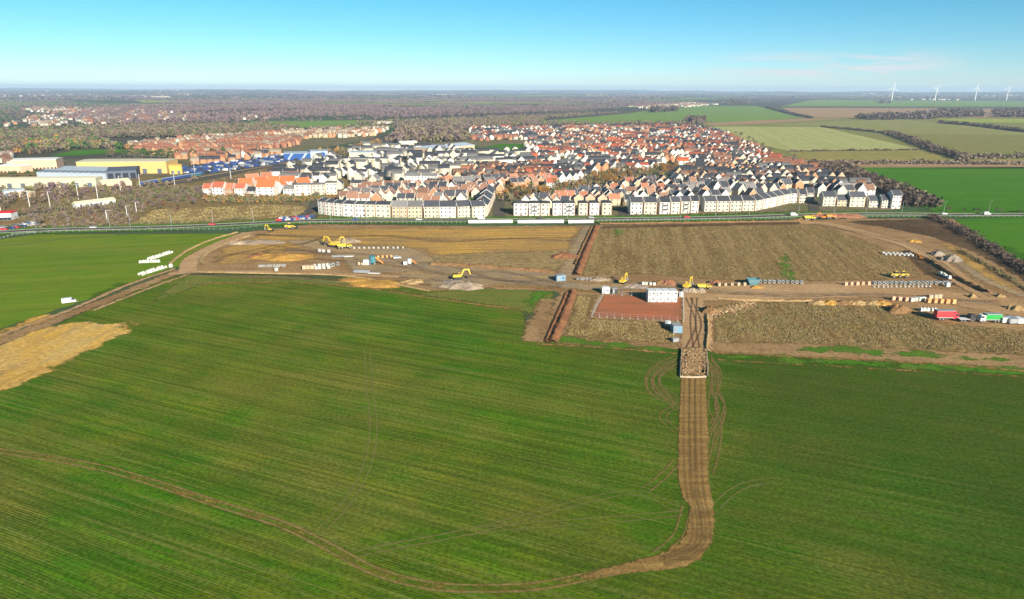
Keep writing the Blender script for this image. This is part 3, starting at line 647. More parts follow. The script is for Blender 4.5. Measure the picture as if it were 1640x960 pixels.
tree_row([(0, 285), (50, 283), (60, 282)], 5, ['green'], (0.7, 0.9), 'tree beside the long white shed', 'evergreens beside the long white shed', 5)
# ---- hedges: each one a thing
def hedge(pts, h, w, mat, per_m, label, size=0.8, group=None, cap=6000):
    L = smooth_line([P2(*p) for p in pts], 4); tot = sum((L[i + 1] - L[i]).length for i in range(len(L) - 1))
    n = int(min(cap, tot * per_m)); rng = np.random.default_rng(int(tot)); A = np.array([tuple(p) for p in L])
    t = rng.uniform(0, len(A) - 1.001, n); i = t.astype(int); f = (t - i)[:, None]; C = A[i] * (1 - f) + A[i + 1] * f
    hh = h * (0.7 + 0.5 * np.sin(t * 0.9) * np.sin(t * 0.37 + 1)) 
    C[:, 0] += rng.normal(0, w / 3, n); C[:, 1] += rng.normal(0, w / 3, n); C[:, 2] = rng.uniform(0.1, 1, n) * hh
    a = rng.normal(size=(n, 3)); a /= np.linalg.norm(a, axis=1)[:, None]; b = np.cross(a, rng.normal(size=(n, 3))); b /= np.linalg.norm(b, axis=1)[:, None]
    s = size * rng.uniform(.5, 1.4, n)[:, None]
    o3 = A.mean(0); V = np.stack([C + a * s, C - a * s * .5 + b * s * .7, C - a * s * .5 - b * s * .7], 1).reshape(-1, 3) - o3
    V[:, 2] = np.maximum(V[:, 2], 0.02)
    o = link('hedge', mesh_np('hedge', V, np.arange(n * 3).reshape(-1, 3), [LM[mat]]), loc=tuple(o3))
    return tag(o, label, 'hedge', group)
hedge([(1490, 349), (1530, 365), (1580, 395), (1640, 433), (1760, 500)], 3.2, 7, 'dark', 44, 'dark hedge running beside the lower green field at far right', 0.7)
hedge([(1535, 402), (1590, 432), (1640, 462), (1750, 520)], 1.6, 3, 'olive', 12, 'low weedy bank line between the dark earth strips at right', 0.5)
hedge([(1316, 204), (1370, 209), (1425, 215)], 5, 8, 'dark', 6, 'dark hedge above the pale striped field', 2.0)
hedge([(1425, 215), (1445, 222), (1475, 233), (1500, 243), (1540, 255)], 8, 16, 'dark', 12, 'thick overgrown hedge between the striped field and dull field', 2.0)
hedge([(1505, 198), (1560, 202), (1640, 212), (1750, 220)], 8, 10, 'dark', 9, 'dark hedge below the distant belt of trees', 2.5)
hedge([(1262, 243.5), (1350, 242.5), (1475, 241)], 3, 5, 'bare', 5, 'low brown hedge along the front of the striped field', 1.6)
hedge([(1228, 173), (1255, 180), (1300, 190)], 6, 8, 'dark', 4, 'dark hedge at the left end of the distant ploughed field', 3)
hedge([(1290, 263), (1400, 263), (1520, 263), (1640, 264), (1900, 266)], 5, 16, 'bare', 9, 'reddish brown thicket beyond the upper green field', 1.8)
hedge([(1640, 253), (1560, 255), (1535, 256)], 7, 14, 'bare', 12, 'bare thicket at the bottom of the dull field', 2.0)
hedge([(0, 366), (100, 362), (200, 360), (300, 357.5), (400, 352)], 2.2, 4, 'olive', 9, 'scrubby hedge along the main road at left', 0.7)
hedge([(505, 346.5), (640, 350.5), (790, 351)], 1.0, 1.6, 'green', 8, 'low green hedge in front of the crescent flats', 0.4)
hedge([(1010, 346), (1120, 344), (1210, 341), (1280, 337)], 1.2, 2.2, 'olive', 10, 'low straggling hedge in front of the cream flats at right', 0.5)
hedge([(640, 228), (680, 232), (760, 230)], 1, 3, 'olive', 3, 'low hedge beside the left playing field', 1.0)

# ---- woodland as one mass
WOOD = []
def wood_area(poly, n, hgt, tris, mats, size, zfun=True):
    W = [P2(*p) for p in poly]; P = np.array(W)
    X = RNG.uniform(P[:, 0].min(), P[:, 0].max(), n * 4); Y = RNG.uniform(P[:, 1].min(), P[:, 1].max(), n * 4)
    k = sdist(W, X, Y) > 0
    for fx, fy, fa, fb in FARF: k &= ~((abs(X - fx) < fa) & (abs(Y - fy) < fb))
    if hgt > 9: k &= (np.sin(X / 190 + 1) * np.sin(Y / 260) + .6 * np.sin(X / 71 - Y / 120) > -.75)
    X = X[k][:n]; Y = Y[k][:n]; m = len(X)
    if m == 0: return
    H = hgt * RNG.uniform(.6, 1.25, m); Zb = np.maximum(hz(X, Y), 0)
    mi = RNG.choice(len(mats), m)
    T = tris; C = np.repeat(np.stack([X, Y, Zb + H * 0.55], 1), T, 0); Rr = np.repeat(np.stack([H * .5, H * .5, H * .48], 1), T, 0)
    d = RNG.normal(size=(m * T, 3)); d /= np.linalg.norm(d, axis=1)[:, None]; Pp = C + d * Rr * RNG.uniform(.5, 1, (m * T, 1))
    a = RNG.normal(size=(m * T, 3)); a /= np.linalg.norm(a, axis=1)[:, None]; b = np.cross(a, RNG.normal(size=(m * T, 3))); b /= np.linalg.norm(b, axis=1)[:, None]
    s = np.repeat(H, T)[:, None] * size * RNG.uniform(.6, 1.3, (m * T, 1))
    V = np.stack([Pp + a * s, Pp - a * s * .5 + b * s * .8, Pp - a * s * .5 - b * s * .8], 1).reshape(-1, 3)
    WOOD.append((V, np.repeat(np.array([mats[q] for q in mi]), T)))
wm_names = ['bare', 'purple', 'green', 'olive', 'autumn', 'dark']
B_, P_, G_, O_, A_, D_ = range(6)
wood_area([(-60, 232), (150, 222), (400, 218), (480, 208), (420, 203), (200, 205), (-60, 212)], 4200, 10, 34, [B_, B_, O_, D_, B_, B_, D_, G_], .16)
wood_area([(-60, 246), (-60, 232), (150, 224), (210, 240), (120, 239), (60, 248)], 620, 9, 30, [B_, O_, G_, D_, B_, G_, A_], .22)
wood_area([(20, 352), (100, 338), (200, 330), (240, 334), (205, 362), (60, 368)], 480, 2.6, 18, [B_, O_, P_, B_, B_], .18)
wood_area([(0, 345), (120, 318), (240, 300), (330, 300), (330, 320), (240, 332), (100, 340)], 950, 2.6, 18, [B_, O_, P_, B_, B_, O_, B_, G_], .18)
wood_area([(325, 320), (330, 316), (500, 318), (540, 316), (530, 321), (440, 327), (330, 326)], 500, 3.0, 16, [B_, O_, A_, G_], .22)
wood_area([(330, 300), (420, 282), (540, 262), (560, 250), (545, 250), (420, 274), (330, 292)], 160, 2.4, 16, [B_, O_, P_], .22)
wood_area([(800, 325), (805, 302), (870, 306), (930, 290), (980, 272), (1080, 266), (1060, 283), (985, 302), (930, 314)], 420, 5, 18, [A_, O_, B_, B_, O_], .2)
wood_area([(0, 300), (60, 292), (200, 298), (330, 285), (330, 292), (240, 302), (130, 318), (0, 335)], 120, 5, 30, [B_, O_, P_, B_], .25)
wood_area([(470, 212), (560, 206), (600, 200), (640, 205), (560, 212)], 260, 9, 24, [B_, G_, D_], .3)
wood_area([(620, 230), (640, 210), (690, 206), (745, 208), (750, 226), (700, 229)], 650, 12, 34, [B_, B_, P_, O_, D_], .2)
wood_area([(480, 250), (560, 236), (640, 222), (640, 226), (560, 244)], 90, 6, 24, [B_, O_, A_], .3)
wood_area([(200, 203), (430, 198), (900, 180), (1090, 168), (1060, 160), (700, 158), (300, 162), (150, 175), (100, 190), (180, 200)], 17000, 11, 14, [P_, P_, P_, P_, P_, B_], .22)
wood_area([(-200, 200), (180, 200), (250, 175), (100, 162), (-200, 160)], 4200, 9, 14, [P_, B_, P_, G_], .2)
wood_area([(640, 205), (870, 202), (1100, 201), (1150, 197), (900, 198), (860, 192), (1000, 181), (900, 184), (700, 192), (560, 197)], 1400, 8, 16, [B_, P_, O_, B_], .25)
wood_area([(1370, 191), (1440, 187), (1490, 183), (1560, 182), (1580, 187), (1480, 192), (1400, 193)], 520, 16, 20, [P_, D_, D_, D_], .3)
wood_area([(1500, 181), (1570, 182), (1575, 188), (1500, 188)], 160, 17, 18, [D_], .35)
wood_area([(1590, 182), (1700, 182), (1700, 189), (1595, 189)], 260, 18, 20, [D_], .3)
wood_area([(1095, 196), (1110, 192), (1128, 194), (1125, 198)], 40, 14, 20, [D_], .35)
wood_area([(1040, 178), (1080, 175), (1085, 179), (1045, 181)], 50, 18, 14, [D_], .4)
wood_area([(1160, 166), (1195, 164), (1195, 168), (1165, 169)], 60, 20, 14, [D_], .4)
wood_area([(1400, 164), (1425, 161), (1430, 166), (1405, 168)], 60, 20, 14, [D_], .4)
wood_area([(560, 330), (545, 250), (850, 240), (1170, 225), (1300, 285), (1440, 325), (1250, 330), (1000, 335)], 1400, 4.5, 16, [B_, O_, G_, D_, G_, O_], .22)
wood_area([(760, 226), (755, 207), (1110, 205), (1170, 222)], 260, 6, 12, [B_, O_, G_, D_], .25)
wood_area([(200, 243), (250, 230), (400, 218), (600, 207), (600, 222), (450, 238), (320, 260)], 130, 5, 12, [B_, O_, G_, D_], .25)
wood_area(hedge_later, 420, 8, 40, [D_, D_, D_, B_], .17)
# belts and copses out to the skyline
for i in range(900):
    y0 = 5200 * (26000 / 5200) ** random.random(); x0 = random.uniform(-0.80, 0.80) * y0
    if x0 > 0.33 * y0 and y0 < 7500: continue
    if any(abs(x0 - fx) < fa and abs(y0 - fy) < fb * 2 for fx, fy, fa, fb in FARF): continue
    L = random.uniform(150, 900); wdt = random.uniform(30, 200); a0 = random.uniform(-0.35, 0.35) + (1.57 if random.random() < .12 else 0); m = int(16 + L / 22)
    X = x0 + RNG.uniform(-1, 1, m) * L / 2 * math.cos(a0); Y = y0 + RNG.uniform(-1, 1, m) * (L / 2 * abs(math.sin(a0)) + wdt / 2)
    Zb = np.maximum(hz(X, Y), 0); H = RNG.uniform(9, 17, m); T = 5; rad = 9 + y0 / 1500
    C = np.repeat(np.stack([X, Y, Zb + H * .5], 1), T, 0) + RNG.normal(size=(m * T, 3)) * np.array([rad, rad, 3.5])
    A0 = RNG.normal(size=(m * T, 3)) * np.array([1, 1, .45]); B0 = RNG.normal(size=(m * T, 3)) * np.array([1, 1, .45]); s = rad * .9
    A0 /= np.linalg.norm(A0, axis=1)[:, None]; B0 /= np.linalg.norm(B0, axis=1)[:, None]
    A0[:, 2] *= .6; B0[:, 2] *= .6
    V = np.stack([C + A0 * s, C - A0 * s * .5 + B0 * s * .8, C - A0 * s * .5 - B0 * s * .8], 1).reshape(-1, 3)
    WOOD.append((V, np.full(m * T, random.choice([P_, D_, B_, P_]))))
V = np.concatenate([a for a, b in WOOD]); mi = np.concatenate([b for a, b in WOOD])
o = link('woodland', mesh_np('woodland', V, np.arange(len(V)).reshape(-1, 3), [LM[k] for k in wm_names], mi)); o['kind'] = 'stuff'
tag(o, 'leafless purple brown woods and tree belts stretching to the horizon', 'woodland')

# tufts in the rough stubble
def tufts(name, poly, n, size, mats, z, label):
    W = [P2(*p) for p in poly]; P = np.array(W); X = RNG.uniform(P[:, 0].min(), P[:, 0].max(), n * 3); Y = RNG.uniform(P[:, 1].min(), P[:, 1].max(), n * 3)
    cl = np.sin(X * 0.35 + Y * .1) + np.sin(Y * 0.31 - X * .22) + np.sin(X * .13) * np.sin(Y * .11) + RNG.normal(0, .8, len(X))
    k = (sdist(W, X, Y) > 1) & (cl > -0.4); X = X[k][:n]; Y = Y[k][:n]; m = len(X)
    T = 3; C = np.repeat(np.stack([X, Y, np.full(m, z)], 1), T, 0); C[:, :2] += RNG.normal(0, size * .4, (m * T, 2))
    s = np.repeat(RNG.uniform(.5, 1.3, m) * size, T)[:, None]; th = RNG.uniform(0, 6.28, m * T)
    dx = np.stack([np.cos(th), np.sin(th), np.zeros(m * T)], 1); lean = RNG.normal(0, .35, (m * T, 3)); lean[:, 2] = 1
    V = np.stack([C - dx * s * .5, C + dx * s * .5, C + lean * s], 1).reshape(-1, 3)
    o = link(name, mesh_np(name, V, np.arange(len(V)).reshape(-1, 3), mats, RNG.integers(0, len(mats), m).repeat(T))); o['kind'] = 'stuff'; return tag(o, label, 'grass')
SG = [leaf_mat('dry_tuft', (0.34, 0.26, 0.13), (0.27, 0.20, 0.09)), leaf_mat('brown_tuft', (0.20, 0.145, 0.07), (0.29, 0.21, 0.11)), leaf_mat('olive_tuft', (0.18, 0.18, 0.05), (0.26, 0.22, 0.08))]
tufts('dry_grass', [(952, 366), (1310, 361), (1385, 387), (1455, 420), (1475, 444), (1300, 450), (1150, 448), (1040, 438), (935, 441)], 9000, 0.38, SG, 0.15, 'rough dry stubble on the field above the haul road')
tufts('dry_grass', [(1140, 494), (1180, 487), (1300, 486), (1430, 491), (1500, 518), (1640, 532), (1900, 570), (1900, 590), (1640, 570), (1300, 551), (1143, 548)], 14000, 0.34, SG, 0.15, 'rough dry stubble below the haul road at right')
tufts('dry_grass', [(922, 474), (950, 474), (942, 511), (1085, 520), (1085, 551), (1000, 547), (905, 538)], 3000, 0.32, SG, 0.15, 'rough dry stubble around the red compound')
tufts('dry_grass', [(210, 360), (240, 337), (420, 329), (488, 330), (492, 345), (360, 355)], 1500, 0.6, [SG[0], SG[2]], 0.08, 'dry grass on the meadow beside the main road')
# ------------------------------------------------------------------ buildings
WC = {'white': ('white', wall_mat('white_render', (0.66, 0.63, 0.57))), 'cream': ('cream', wall_mat('cream_render', (0.56, 0.50, 0.38))), 'buff': ('buff brick', wall_mat('buff_brick', (0.52, 0.40, 0.26), True)),
      'orange': ('orange brick', wall_mat('orange_brick', (0.46, 0.24, 0.13), True)), 'brick': ('red brick', wall_mat('red_brick', (0.33, 0.15, 0.10), True)), 'pale': ('pale stone', wall_mat('pale_stone', (0.52, 0.48, 0.40)))}
RC = {'slate': ('slate', roof_mat('slate', (0.055, 0.058, 0.068))), 'grey': ('grey', roof_mat('grey_tile', (0.16, 0.155, 0.15))), 'red': ('red tile', roof_mat('red_tile', (0.36, 0.10, 0.055))),
      'orange': ('orange tile', roof_mat('orange_tile', (0.35, 0.145, 0.08))), 'brown': ('brown tile', roof_mat('brown_tile', (0.24, 0.13, 0.085))), 'tan': ('tan', roof_mat('tan_tile', (0.36, 0.29, 0.21))),
      'vivid': ('bright red', roof_mat('bright_red_tile', (0.55, 0.12, 0.04)))}
GLASS = G('window_glass').bsdf((0.03, 0.035, 0.045), 0.12, spec=0.6)
WFR = paint('window_frame_paint', (0.72, 0.72, 0.70), 0.5, var=.05, dirt=.05); DOORM = paint('door_paint', (0.10, 0.09, 0.09), 0.5)
TRIM = paint('barge_board', (0.72, 0.70, 0.66), 0.6, var=.05, dirt=.1)
def win_mesh(w, h):
    mb = MB(); mb.box((0, -0.03, 0), (w + .16, 0.08, h + .16), WFR); mb.box((0, -0.055, 0), (w, 0.05, h), GLASS); mb.box((0, -0.085, 0), (0.07, 0.03, h), WFR)
    mb.box((0, -0.10, -h / 2 - .12), (w + .3, 0.2, 0.08), WFR); return mb.mesh('window')
def door_mesh():
    mb = MB(); mb.box((0, -0.04, 0), (1.1, 0.1, 2.15), WFR); mb.box((0, -0.06, -0.04), (0.92, 0.1, 2.02), DOORM); return mb.mesh('door')
WIN = {k: win_mesh(*k) for k in ((1.3, 1.35), (1.0, 1.35), (1.5, 1.9))}; DOOR = door_mesh(); CACHE = {}
def gable_wall(w, d, he, hr, m, hip=False):
    mb = MB(); x, y = w / 2, d / 2
    vs = [(-x, -y, -.3), (x, -y, -.3), (x, y, -.3), (-x, y, -.3), (-x, -y, he), (x, -y, he), (x, y, he), (-x, y, he)]
    fs = [(0, 1, 5, 4), (2, 3, 7, 6)]
    if hip: fs += [(1, 2, 6, 5), (3, 0, 4, 7), (4, 5, 6, 7)]
    else: vs += [(x, 0, he + hr), (-x, 0, he + hr)]; fs += [(1, 2, 6, 8, 5), (3, 0, 4, 9, 7)]
    mb.add(vs, fs, m); return mb
def gable_roof(w, d, he, hr, m, hip=False, ov=0.35, th=0.18):
    mb = MB(); x, y = w / 2 + (0.12 if not hip else ov), d / 2 + ov; z0 = he - ov * hr / (d / 2) + 0.04; z1 = he + hr + 0.06
    if hip:
        r = max(0.1, w / 2 - d / 2 + .2)
        vs = [(-x, -y, z0), (x, -y, z0), (x, y, z0), (-x, y, z0), (-r, 0, z1), (r, 0, z1)]
        mb.add(vs, [(0, 1, 5, 4), (2, 3, 4, 5), (1, 2, 5), (3, 0, 4), (3, 2, 1, 0)], m)
    else:
        for sgn in (-1, 1):
            vs = [(-x, sgn * y, z0), (x, sgn * y, z0), (x, 0, z1), (-x, 0, z1)]
            vs += [(a, b, c + th) for a, b, c in vs]
            mb.add(vs, [(0, 1, 2, 3), (7, 6, 5, 4), (0, 4, 5, 1), (2, 6, 7, 3), (1, 5, 6, 2), (0, 3, 7, 4)], m)
        for e in (-x, x):
            for sgn in (-1, 1):
                mb.add([(e - .07, sgn * y, z0 - .05), (e + .07, sgn * y, z0 - .05), (e + .07, 0, z1 - .05), (e - .07, 0, z1 - .05), (e - .07, sgn * y, z0 + th + .06), (e + .07, sgn * y, z0 + th + .06), (e + .07, 0, z1 + th + .06), (e - .07, 0, z1 + th + .06)],
                       [(0, 1, 2, 3), (7, 6, 5, 4), (0, 4, 5, 1), (1, 5, 6, 2), (0, 3, 7, 4)], TRIM)
    return mb
def cached(key, fn):
    if key not in CACHE: CACHE[key] = fn()
    return CACHE[key]
CHIM = MB().box((0, 0, 0.4), (0.9, 0.6, 2.2), WC['brick'][1]).tube((-.2, 0, 1.4), (-.2, 0, 1.85), .13, .11, RC['orange'][1], 6).tube((.2, 0, 1.4), (.2, 0, 1.85), .13, .11, RC['orange'][1], 6).mesh('chimney')
def house(x, y, rz, w, d, he, hr, wc, rc, label, group, name='house', detail=2, chim=True, hip=False, cat='house', bays=None, floors=None, z=0.06):
    r = empty(name, (x, y, z), rz)
    link('wall', cached(('w', w, d, he, hr, wc, hip), lambda: gable_wall(w, d, he, hr, WC[wc][1], hip).mesh('wall')), r)
    rf = link('roof', cached(('r', w, d, he, hr, rc, hip), lambda: gable_roof(w, d, he, hr, RC[rc][1], hip).mesh('roof')), r)
    if chim: link('chimney', CHIM, rf, loc=(w / 2 - 0.9, 0.0, he + hr))
    if detail:
        floors = floors or (2 if he < 6.5 else 3); bays = bays or max(2, int(w / 3.2)); fh = he / floors; nd = bays // 2
        for s, sides in ((-1, 1), (1, detail - 1)):
            if sides <= 0: continue
            for f in range(floors):
                for b in range(bays):
                    bx = -w / 2 + (b + .5) * w / bays
                    if f == 0 and b == nd: link('door', DOOR, r, loc=(bx, s * d / 2, 1.08), rz=0 if s < 0 else math.pi); continue
                    link('window', WIN[(1.3, 1.35) if b % 2 == 0 else (1.0, 1.35)], r, loc=(bx, s * d / 2, fh * (f + .55)), rz=0 if s < 0 else math.pi)
    tag(r, label, cat, group); return r
FOOT = []
def block(a, b, depth, he, hr, wc, rc, floors, bays, label, hip=False, name='apartment_block', cat='apartments', group='white fronted blocks along the main road', yb=0, balc=False):
    """front facade from pixel a to pixel b; the block stands behind it"""
    A, B = at(*a), at(*b); v = B - A; w = round(v.length - 0.25, 2); ang = math.atan2(v.y, v.x); n = Vector((-math.sin(ang), math.cos(ang), 0)); c = (A + B) / 2 + n * (depth / 2 + yb)
    FOOT.append((c.x, c.y, max(w, depth) / 2 + 3))
    r = house(c.x, c.y, ang, w, depth, he, hr, wc, rc, label, group, name, 1, False, hip, cat, bays, floors)
    rf = [o for o in r.children if o.name.startswith('roof')][0]
    if w > 12 and hr > 1.5: link('chimney', CHIM, rf, loc=(-w / 4, 0, he + hr - .1))
    # pilaster / downpipe on the party line and a parapet coping
    pm = MB(); pm.box((w / 2 - .12, -depth / 2 - .14, he / 2), (.24, .28, he), WC['brick'][1]); pm.obj('pilaster', r)
    if balc:
        mb = MB()
        for f in range(1, floors): mb.box((0, -depth / 2 - .6, f * he / floors + .05), (min(4, w * .5), 1.2, .15), TRIM); mb.box((0, -depth / 2 - 1.17, f * he / floors + .6), (min(4, w * .5), .05, .95), GLASS)
        mb.obj('balcony', r)
    return r
K = 0
# crescent
xs_ = [(510, 342.5), (522, 344.5), (535, 346), (550, 347.5), (569, 348.6), (586, 349), (602, 349.3), (626, 349.6)]
nm = ['white', 'white', 'white', 'white', 'white', 'cream', 'cream']
for i in range(7):
    block(xs_[i], xs_[i + 1], 11, 9.8, 1.5, nm[i], 'slate', 4 if i < 3 else 3, 2 if i not in (4, 6) else 3, '%s three storey block, slate roof, %s from left in the long crescent' % (WC[nm[i]][0], nth(i + 1)), group='blocks of the long crescent')
for i, (a, b, wc, k) in enumerate(((628, 653, 'buff', 4), (653, 677, 'buff', 4), (679, 704, 'cream', 4), (704, 731, 'white', 4), (733, 756, 'cream', 4), (756, 778, 'cream', 3))):
    block((a, 349.6), (b, 349.4 if i < 4 else 348.2), 11, 8.4, 3.4, wc, 'grey' if i < 2 else 'slate', 3, k, '%s terrace under pitched roof, %s to the right of the long crescent' % (WC[wc][0], nth(i + 1)), group='terraces right of the crescent')
for i, (a, b) in enumerate((((780, 347), (785, 338)), ((785, 337), (789, 328)), ((789, 327), (793, 318)))):
    block(a, b, 10, 8.2, 3.6, 'cream', 'slate', 3, 4, 'cream block in the curved wing facing the side road, %s from the front' % nth(i + 1), group='blocks of the curved wing')
FR = [(822.5, 846, 345.6, 'white', 3, 0), (847, 865, 345.6, 'white', 3, 1), (865.5, 881, 345.6, 'cream', 2, 0), (885, 901, 345.4, 'white', 2, 0), (901.5, 921, 345.4, 'white', 3, 1), (926.6, 941.6, 345.2, 'cream', 2, 0), (944, 960, 345, 'white', 2, 0), (964, 980, 344.8, 'cream', 2, 0),
      (1009, 1029, 343.8, 'white', 3, 0), (1031, 1052, 343.6, 'cream', 3, 0), (1056, 1073, 343.4, 'white', 2, 1), (1074, 1089, 343, 'cream', 2, 0), (1090, 1105, 342, 'pale', 2, 1), (1106, 1119, 341.4, 'white', 2, 0),
      (1127.5, 1147, 339.4, 'pale', 3, 0), (1147.5, 1168, 339.2, 'cream', 3, 0), (1168.5, 1188, 338.8, 'pale', 3, 0), (1188.5, 1208, 338.2, 'cream', 3, 0), (1209, 1221, 338, 'pale', 2, 0), (1221.5, 1233, 335.5, 'pale', 2, 0), (1233.5, 1243, 332.8, 'white', 2, 0), (1243.5, 1254, 330.6, 'cream', 2, 0), (1254.5, 1265, 328, 'pale', 2, 0), (1265.5, 1276, 325.6, 'white', 2, 0)]
for i, (a, b, yb, wc, k, bl) in enumerate(FR):
    sl = (FR[i + 1][2] - yb) if 17 < i < 23 else 0
    block((a, yb), (b, yb + sl * .9), 11, 9.2 if i < 14 else 8.2, 1.2 if i < 8 else 3.2, wc, 'slate', 3, k, '%s three storey block, %s from left between side road and bank' % (WC[wc][0], nth(i + 1)), hip=i < 8, group='three storey blocks facing the main road', balc=bool(bl))
for i, (a, b, yb, he, wc) in enumerate(((1279, 1291, 325.5, 7.5, 'cream'), (1291.5, 1303, 324, 8, 'cream'), (1317, 1338, 330.5, 7.8, 'cream'), (1340, 1358, 330.8, 5.2, 'buff'), (1360, 1385, 331.6, 8, 'cream'), (1391, 1407, 332.5, 5.4, 'cream'), (1411, 1424, 333.5, 6.5, 'cream'), (1427, 1442, 334.5, 10.5, 'white'))):
    block((a, yb), (b, yb), 9, he, 3.6, wc, 'slate', 3 if he > 6 else 2, 3, '%s house, steep dark roof, %s from left in the estate right end row' % (WC[wc][0], nth(i + 1)), name='house', cat='house', group='cream houses at the right end of the estate')
# white and orange group at left
for i, (a, b, yb, wc, rc, he, hr) in enumerate(((325, 338, 313, 'white', 'red', 6, 3.6), (340, 359, 314, 'white', 'red', 7.5, 4), (361, 374, 313.5, 'orange', 'orange', 6, 4.2), (376, 393, 314, 'white', 'red', 6.5, 3.4), (395, 410, 314.5, 'pale', 'slate', 4.5, 3), (411, 441, 314.5, 'white', 'vivid', 8, 5),
                                                (454, 472, 314, 'white', 'grey', 6, 3), (472, 500, 314, 'pale', 'grey', 9.5, 1.2), (500, 522, 313.5, 'cream', 'grey', 9.5, 1.2), (522, 541, 312.5, 'cream', 'grey', 10.5, 1.2))):
    block((a, yb), (b, yb - (.6 if i > 6 else 0)), 11, he, hr, wc, rc, 2 if he < 7 else 3, 3, '%s building, %s roof, %s from left behind the dry meadow' % (WC[wc][0], RC[rc][0], nth(i + 1)), hip=hr < 2, name='house' if i < 6 else 'apartment_block', cat='house' if i < 6 else 'apartments', group='buildings behind the dry meadow')
for i, (px, py, wd, ang, rc) in enumerate(((395, 304, 12, .2, 'vivid'), (418, 302, 13, .9, 'vivid'), (440, 300, 12, .1, 'vivid'), (462, 300, 14, .1, 'vivid'), (485, 303, 13, .7, 'vivid'), (452, 309, 10, 1.4, 'vivid'), (405, 296, 12, .5, 'orange'), (470, 292, 12, .1, 'vivid'), (428, 293, 10, .2, 'orange'), (492, 296, 11, 0.1, 'slate'))):
    p = at(px, py); FOOT.append((p.x, p.y, 9)); house(p.x, p.y, ang, wd, 9, 6, 4.4, 'white' if i % 2 else 'orange', rc, '%s roofed house, %s from left in the cluster behind the white houses' % (RC[rc][0], nth(sorted([395, 418, 440, 462, 485, 452, 405, 470, 428, 492]).index(px) + 1)), 'red roofed cluster at left', detail=1)

# ---- estate houses laid out along streets
HS = []
def zone(key, poly, ang, walls, roofs, w=(7, 9.5), he=(5.2, 5.6), hr=(3.2, 4.0), gap=(9.5, 17), run=(1, 4), cross=0.15, skip=0.05, sk_gap=1.6):
    W = [P2(*p) for p in poly]; P = np.array(W); ca, sa = math.cos(ang), math.sin(ang)
    U = P[:, 0] * ca + P[:, 1] * sa; Vv = -P[:, 0] * sa + P[:, 1] * ca
    v = Vv.min() + 5; row = 0
    while v < Vv.max():
        u = U.min() + random.uniform(0, 6); row += 1; left = 0
        while u < U.max():
            if left <= 0:
                left = random.randint(*run); ww = round(random.choice([w[0], (w[0] + w[1]) / 2, w[1]]), 1); wc = random.choice(walls); rc = random.choice(roofs); e = random.choice(he); r_ = random.choice(hr); u += random.uniform(0.5, 4.5) * sk_gap * .6
            vv = v + random.uniform(-.8, .8); uu = u + ww / 2; x = uu * ca - vv * sa; y = uu * sa + vv * ca
            u += ww + .05; left -= 1
            if random.random() < skip: u += 5; continue
            if not inside(W, x, y): continue
            if any((x - fx) ** 2 + (y - fy) ** 2 < (fr + 3) ** 2 for fx, fy, fr in FOOT): continue
            cr = random.random() < cross; jr = 0.22 * math.sin(x / 70 + y / 110) + random.gauss(0, .05)
            HS.append(dict(x=x, y=y, rz=ang + jr + (math.pi / 2 if cr else 0), w=ww, d=8.0 if not cr else 7.5, he=e, hr=r_, wc=wc, rc=rc, key=key, row=row, u=uu))
        v += gap[row % 2]
EX = []
# zones: pixel polygons
zone('behind the long white crescent', [(560, 331), (790, 334), (800, 305), (700, 300), (600, 305), (540, 318)], 0.03, ['orange', 'cream', 'cream', 'white'], ['brown', 'slate', 'brown', 'slate', 'grey'], gap=(13, 19), cross=.4)
zone('among the central cream flats', [(545, 316), (560, 285), (560, 240), (640, 238), (780, 247), (850, 248), (850, 268), (760, 270), (700, 298), (600, 303)], 0.06, ['cream', 'pale', 'white', 'cream'], ['slate', 'slate', 'grey', 'grey'], w=(12, 20), he=(6.0, 9.2), hr=(2.2, 3.6), gap=(19, 27), run=(1, 2), cross=.45, skip=.12)
zone('in the orange brick quarter', [(700, 298), (760, 270), (870, 268), (885, 295), (860, 302), (805, 300), (795, 318), (800, 305)], 0.5, ['orange', 'buff', 'cream', 'orange'], ['brown', 'slate', 'brown', 'orange', 'grey'], gap=(13, 18), cross=.5, skip=.1)
zone('behind the front blocks', [(822, 334), (985, 333), (1080, 331), (1110, 324), (1060, 290), (985, 303), (930, 315), (880, 323), (826, 328)], -0.04, ['cream', 'orange', 'white', 'buff'], ['slate', 'brown', 'orange', 'slate'], gap=(13, 18), cross=.5, skip=.1)
zone('in the dark roofed quarter', [(1065, 288), (1110, 322), (1210, 322), (1275, 308), (1310, 316), (1400, 324), (1385, 305), (1290, 280), (1200, 268), (1110, 270)], 0.12, ['cream', 'buff', 'white', 'orange', 'cream'], ['slate', 'slate', 'slate', 'grey', 'brown'], gap=(13, 18), skip=.1, cross=.55, he=(5.4, 7.6), hr=(3.6, 4.4))
zone('at the right edge', [(1400, 322), (1330, 288), (1290, 268), (1240, 255), (1215, 262), (1290, 280), (1385, 305)], -0.5, ['orange', 'brick', 'orange'], ['red', 'orange', 'brown'], gap=(14, 18), cross=.5)
zone('beside the wooded hollow', [(820, 270), (870, 266), (1000, 262), (1060, 262), (1050, 272), (975, 275), (925, 293), (872, 302)], 0.25, ['white', 'cream', 'orange', 'white'], ['slate', 'red', 'grey', 'slate'], gap=(14, 20), cross=.4)
zone('upper', [(855, 262), (840, 235), (870, 225), (1170, 222), (1215, 238), (1235, 256), (1205, 268), (1105, 266), (1000, 261)], 0.1, ['white', 'orange', 'cream', 'white', 'brick', 'white'], ['red', 'slate', 'slate', 'orange', 'vivid', 'brown', 'slate', 'grey'], gap=(17, 24), cross=.55, skip=.14)
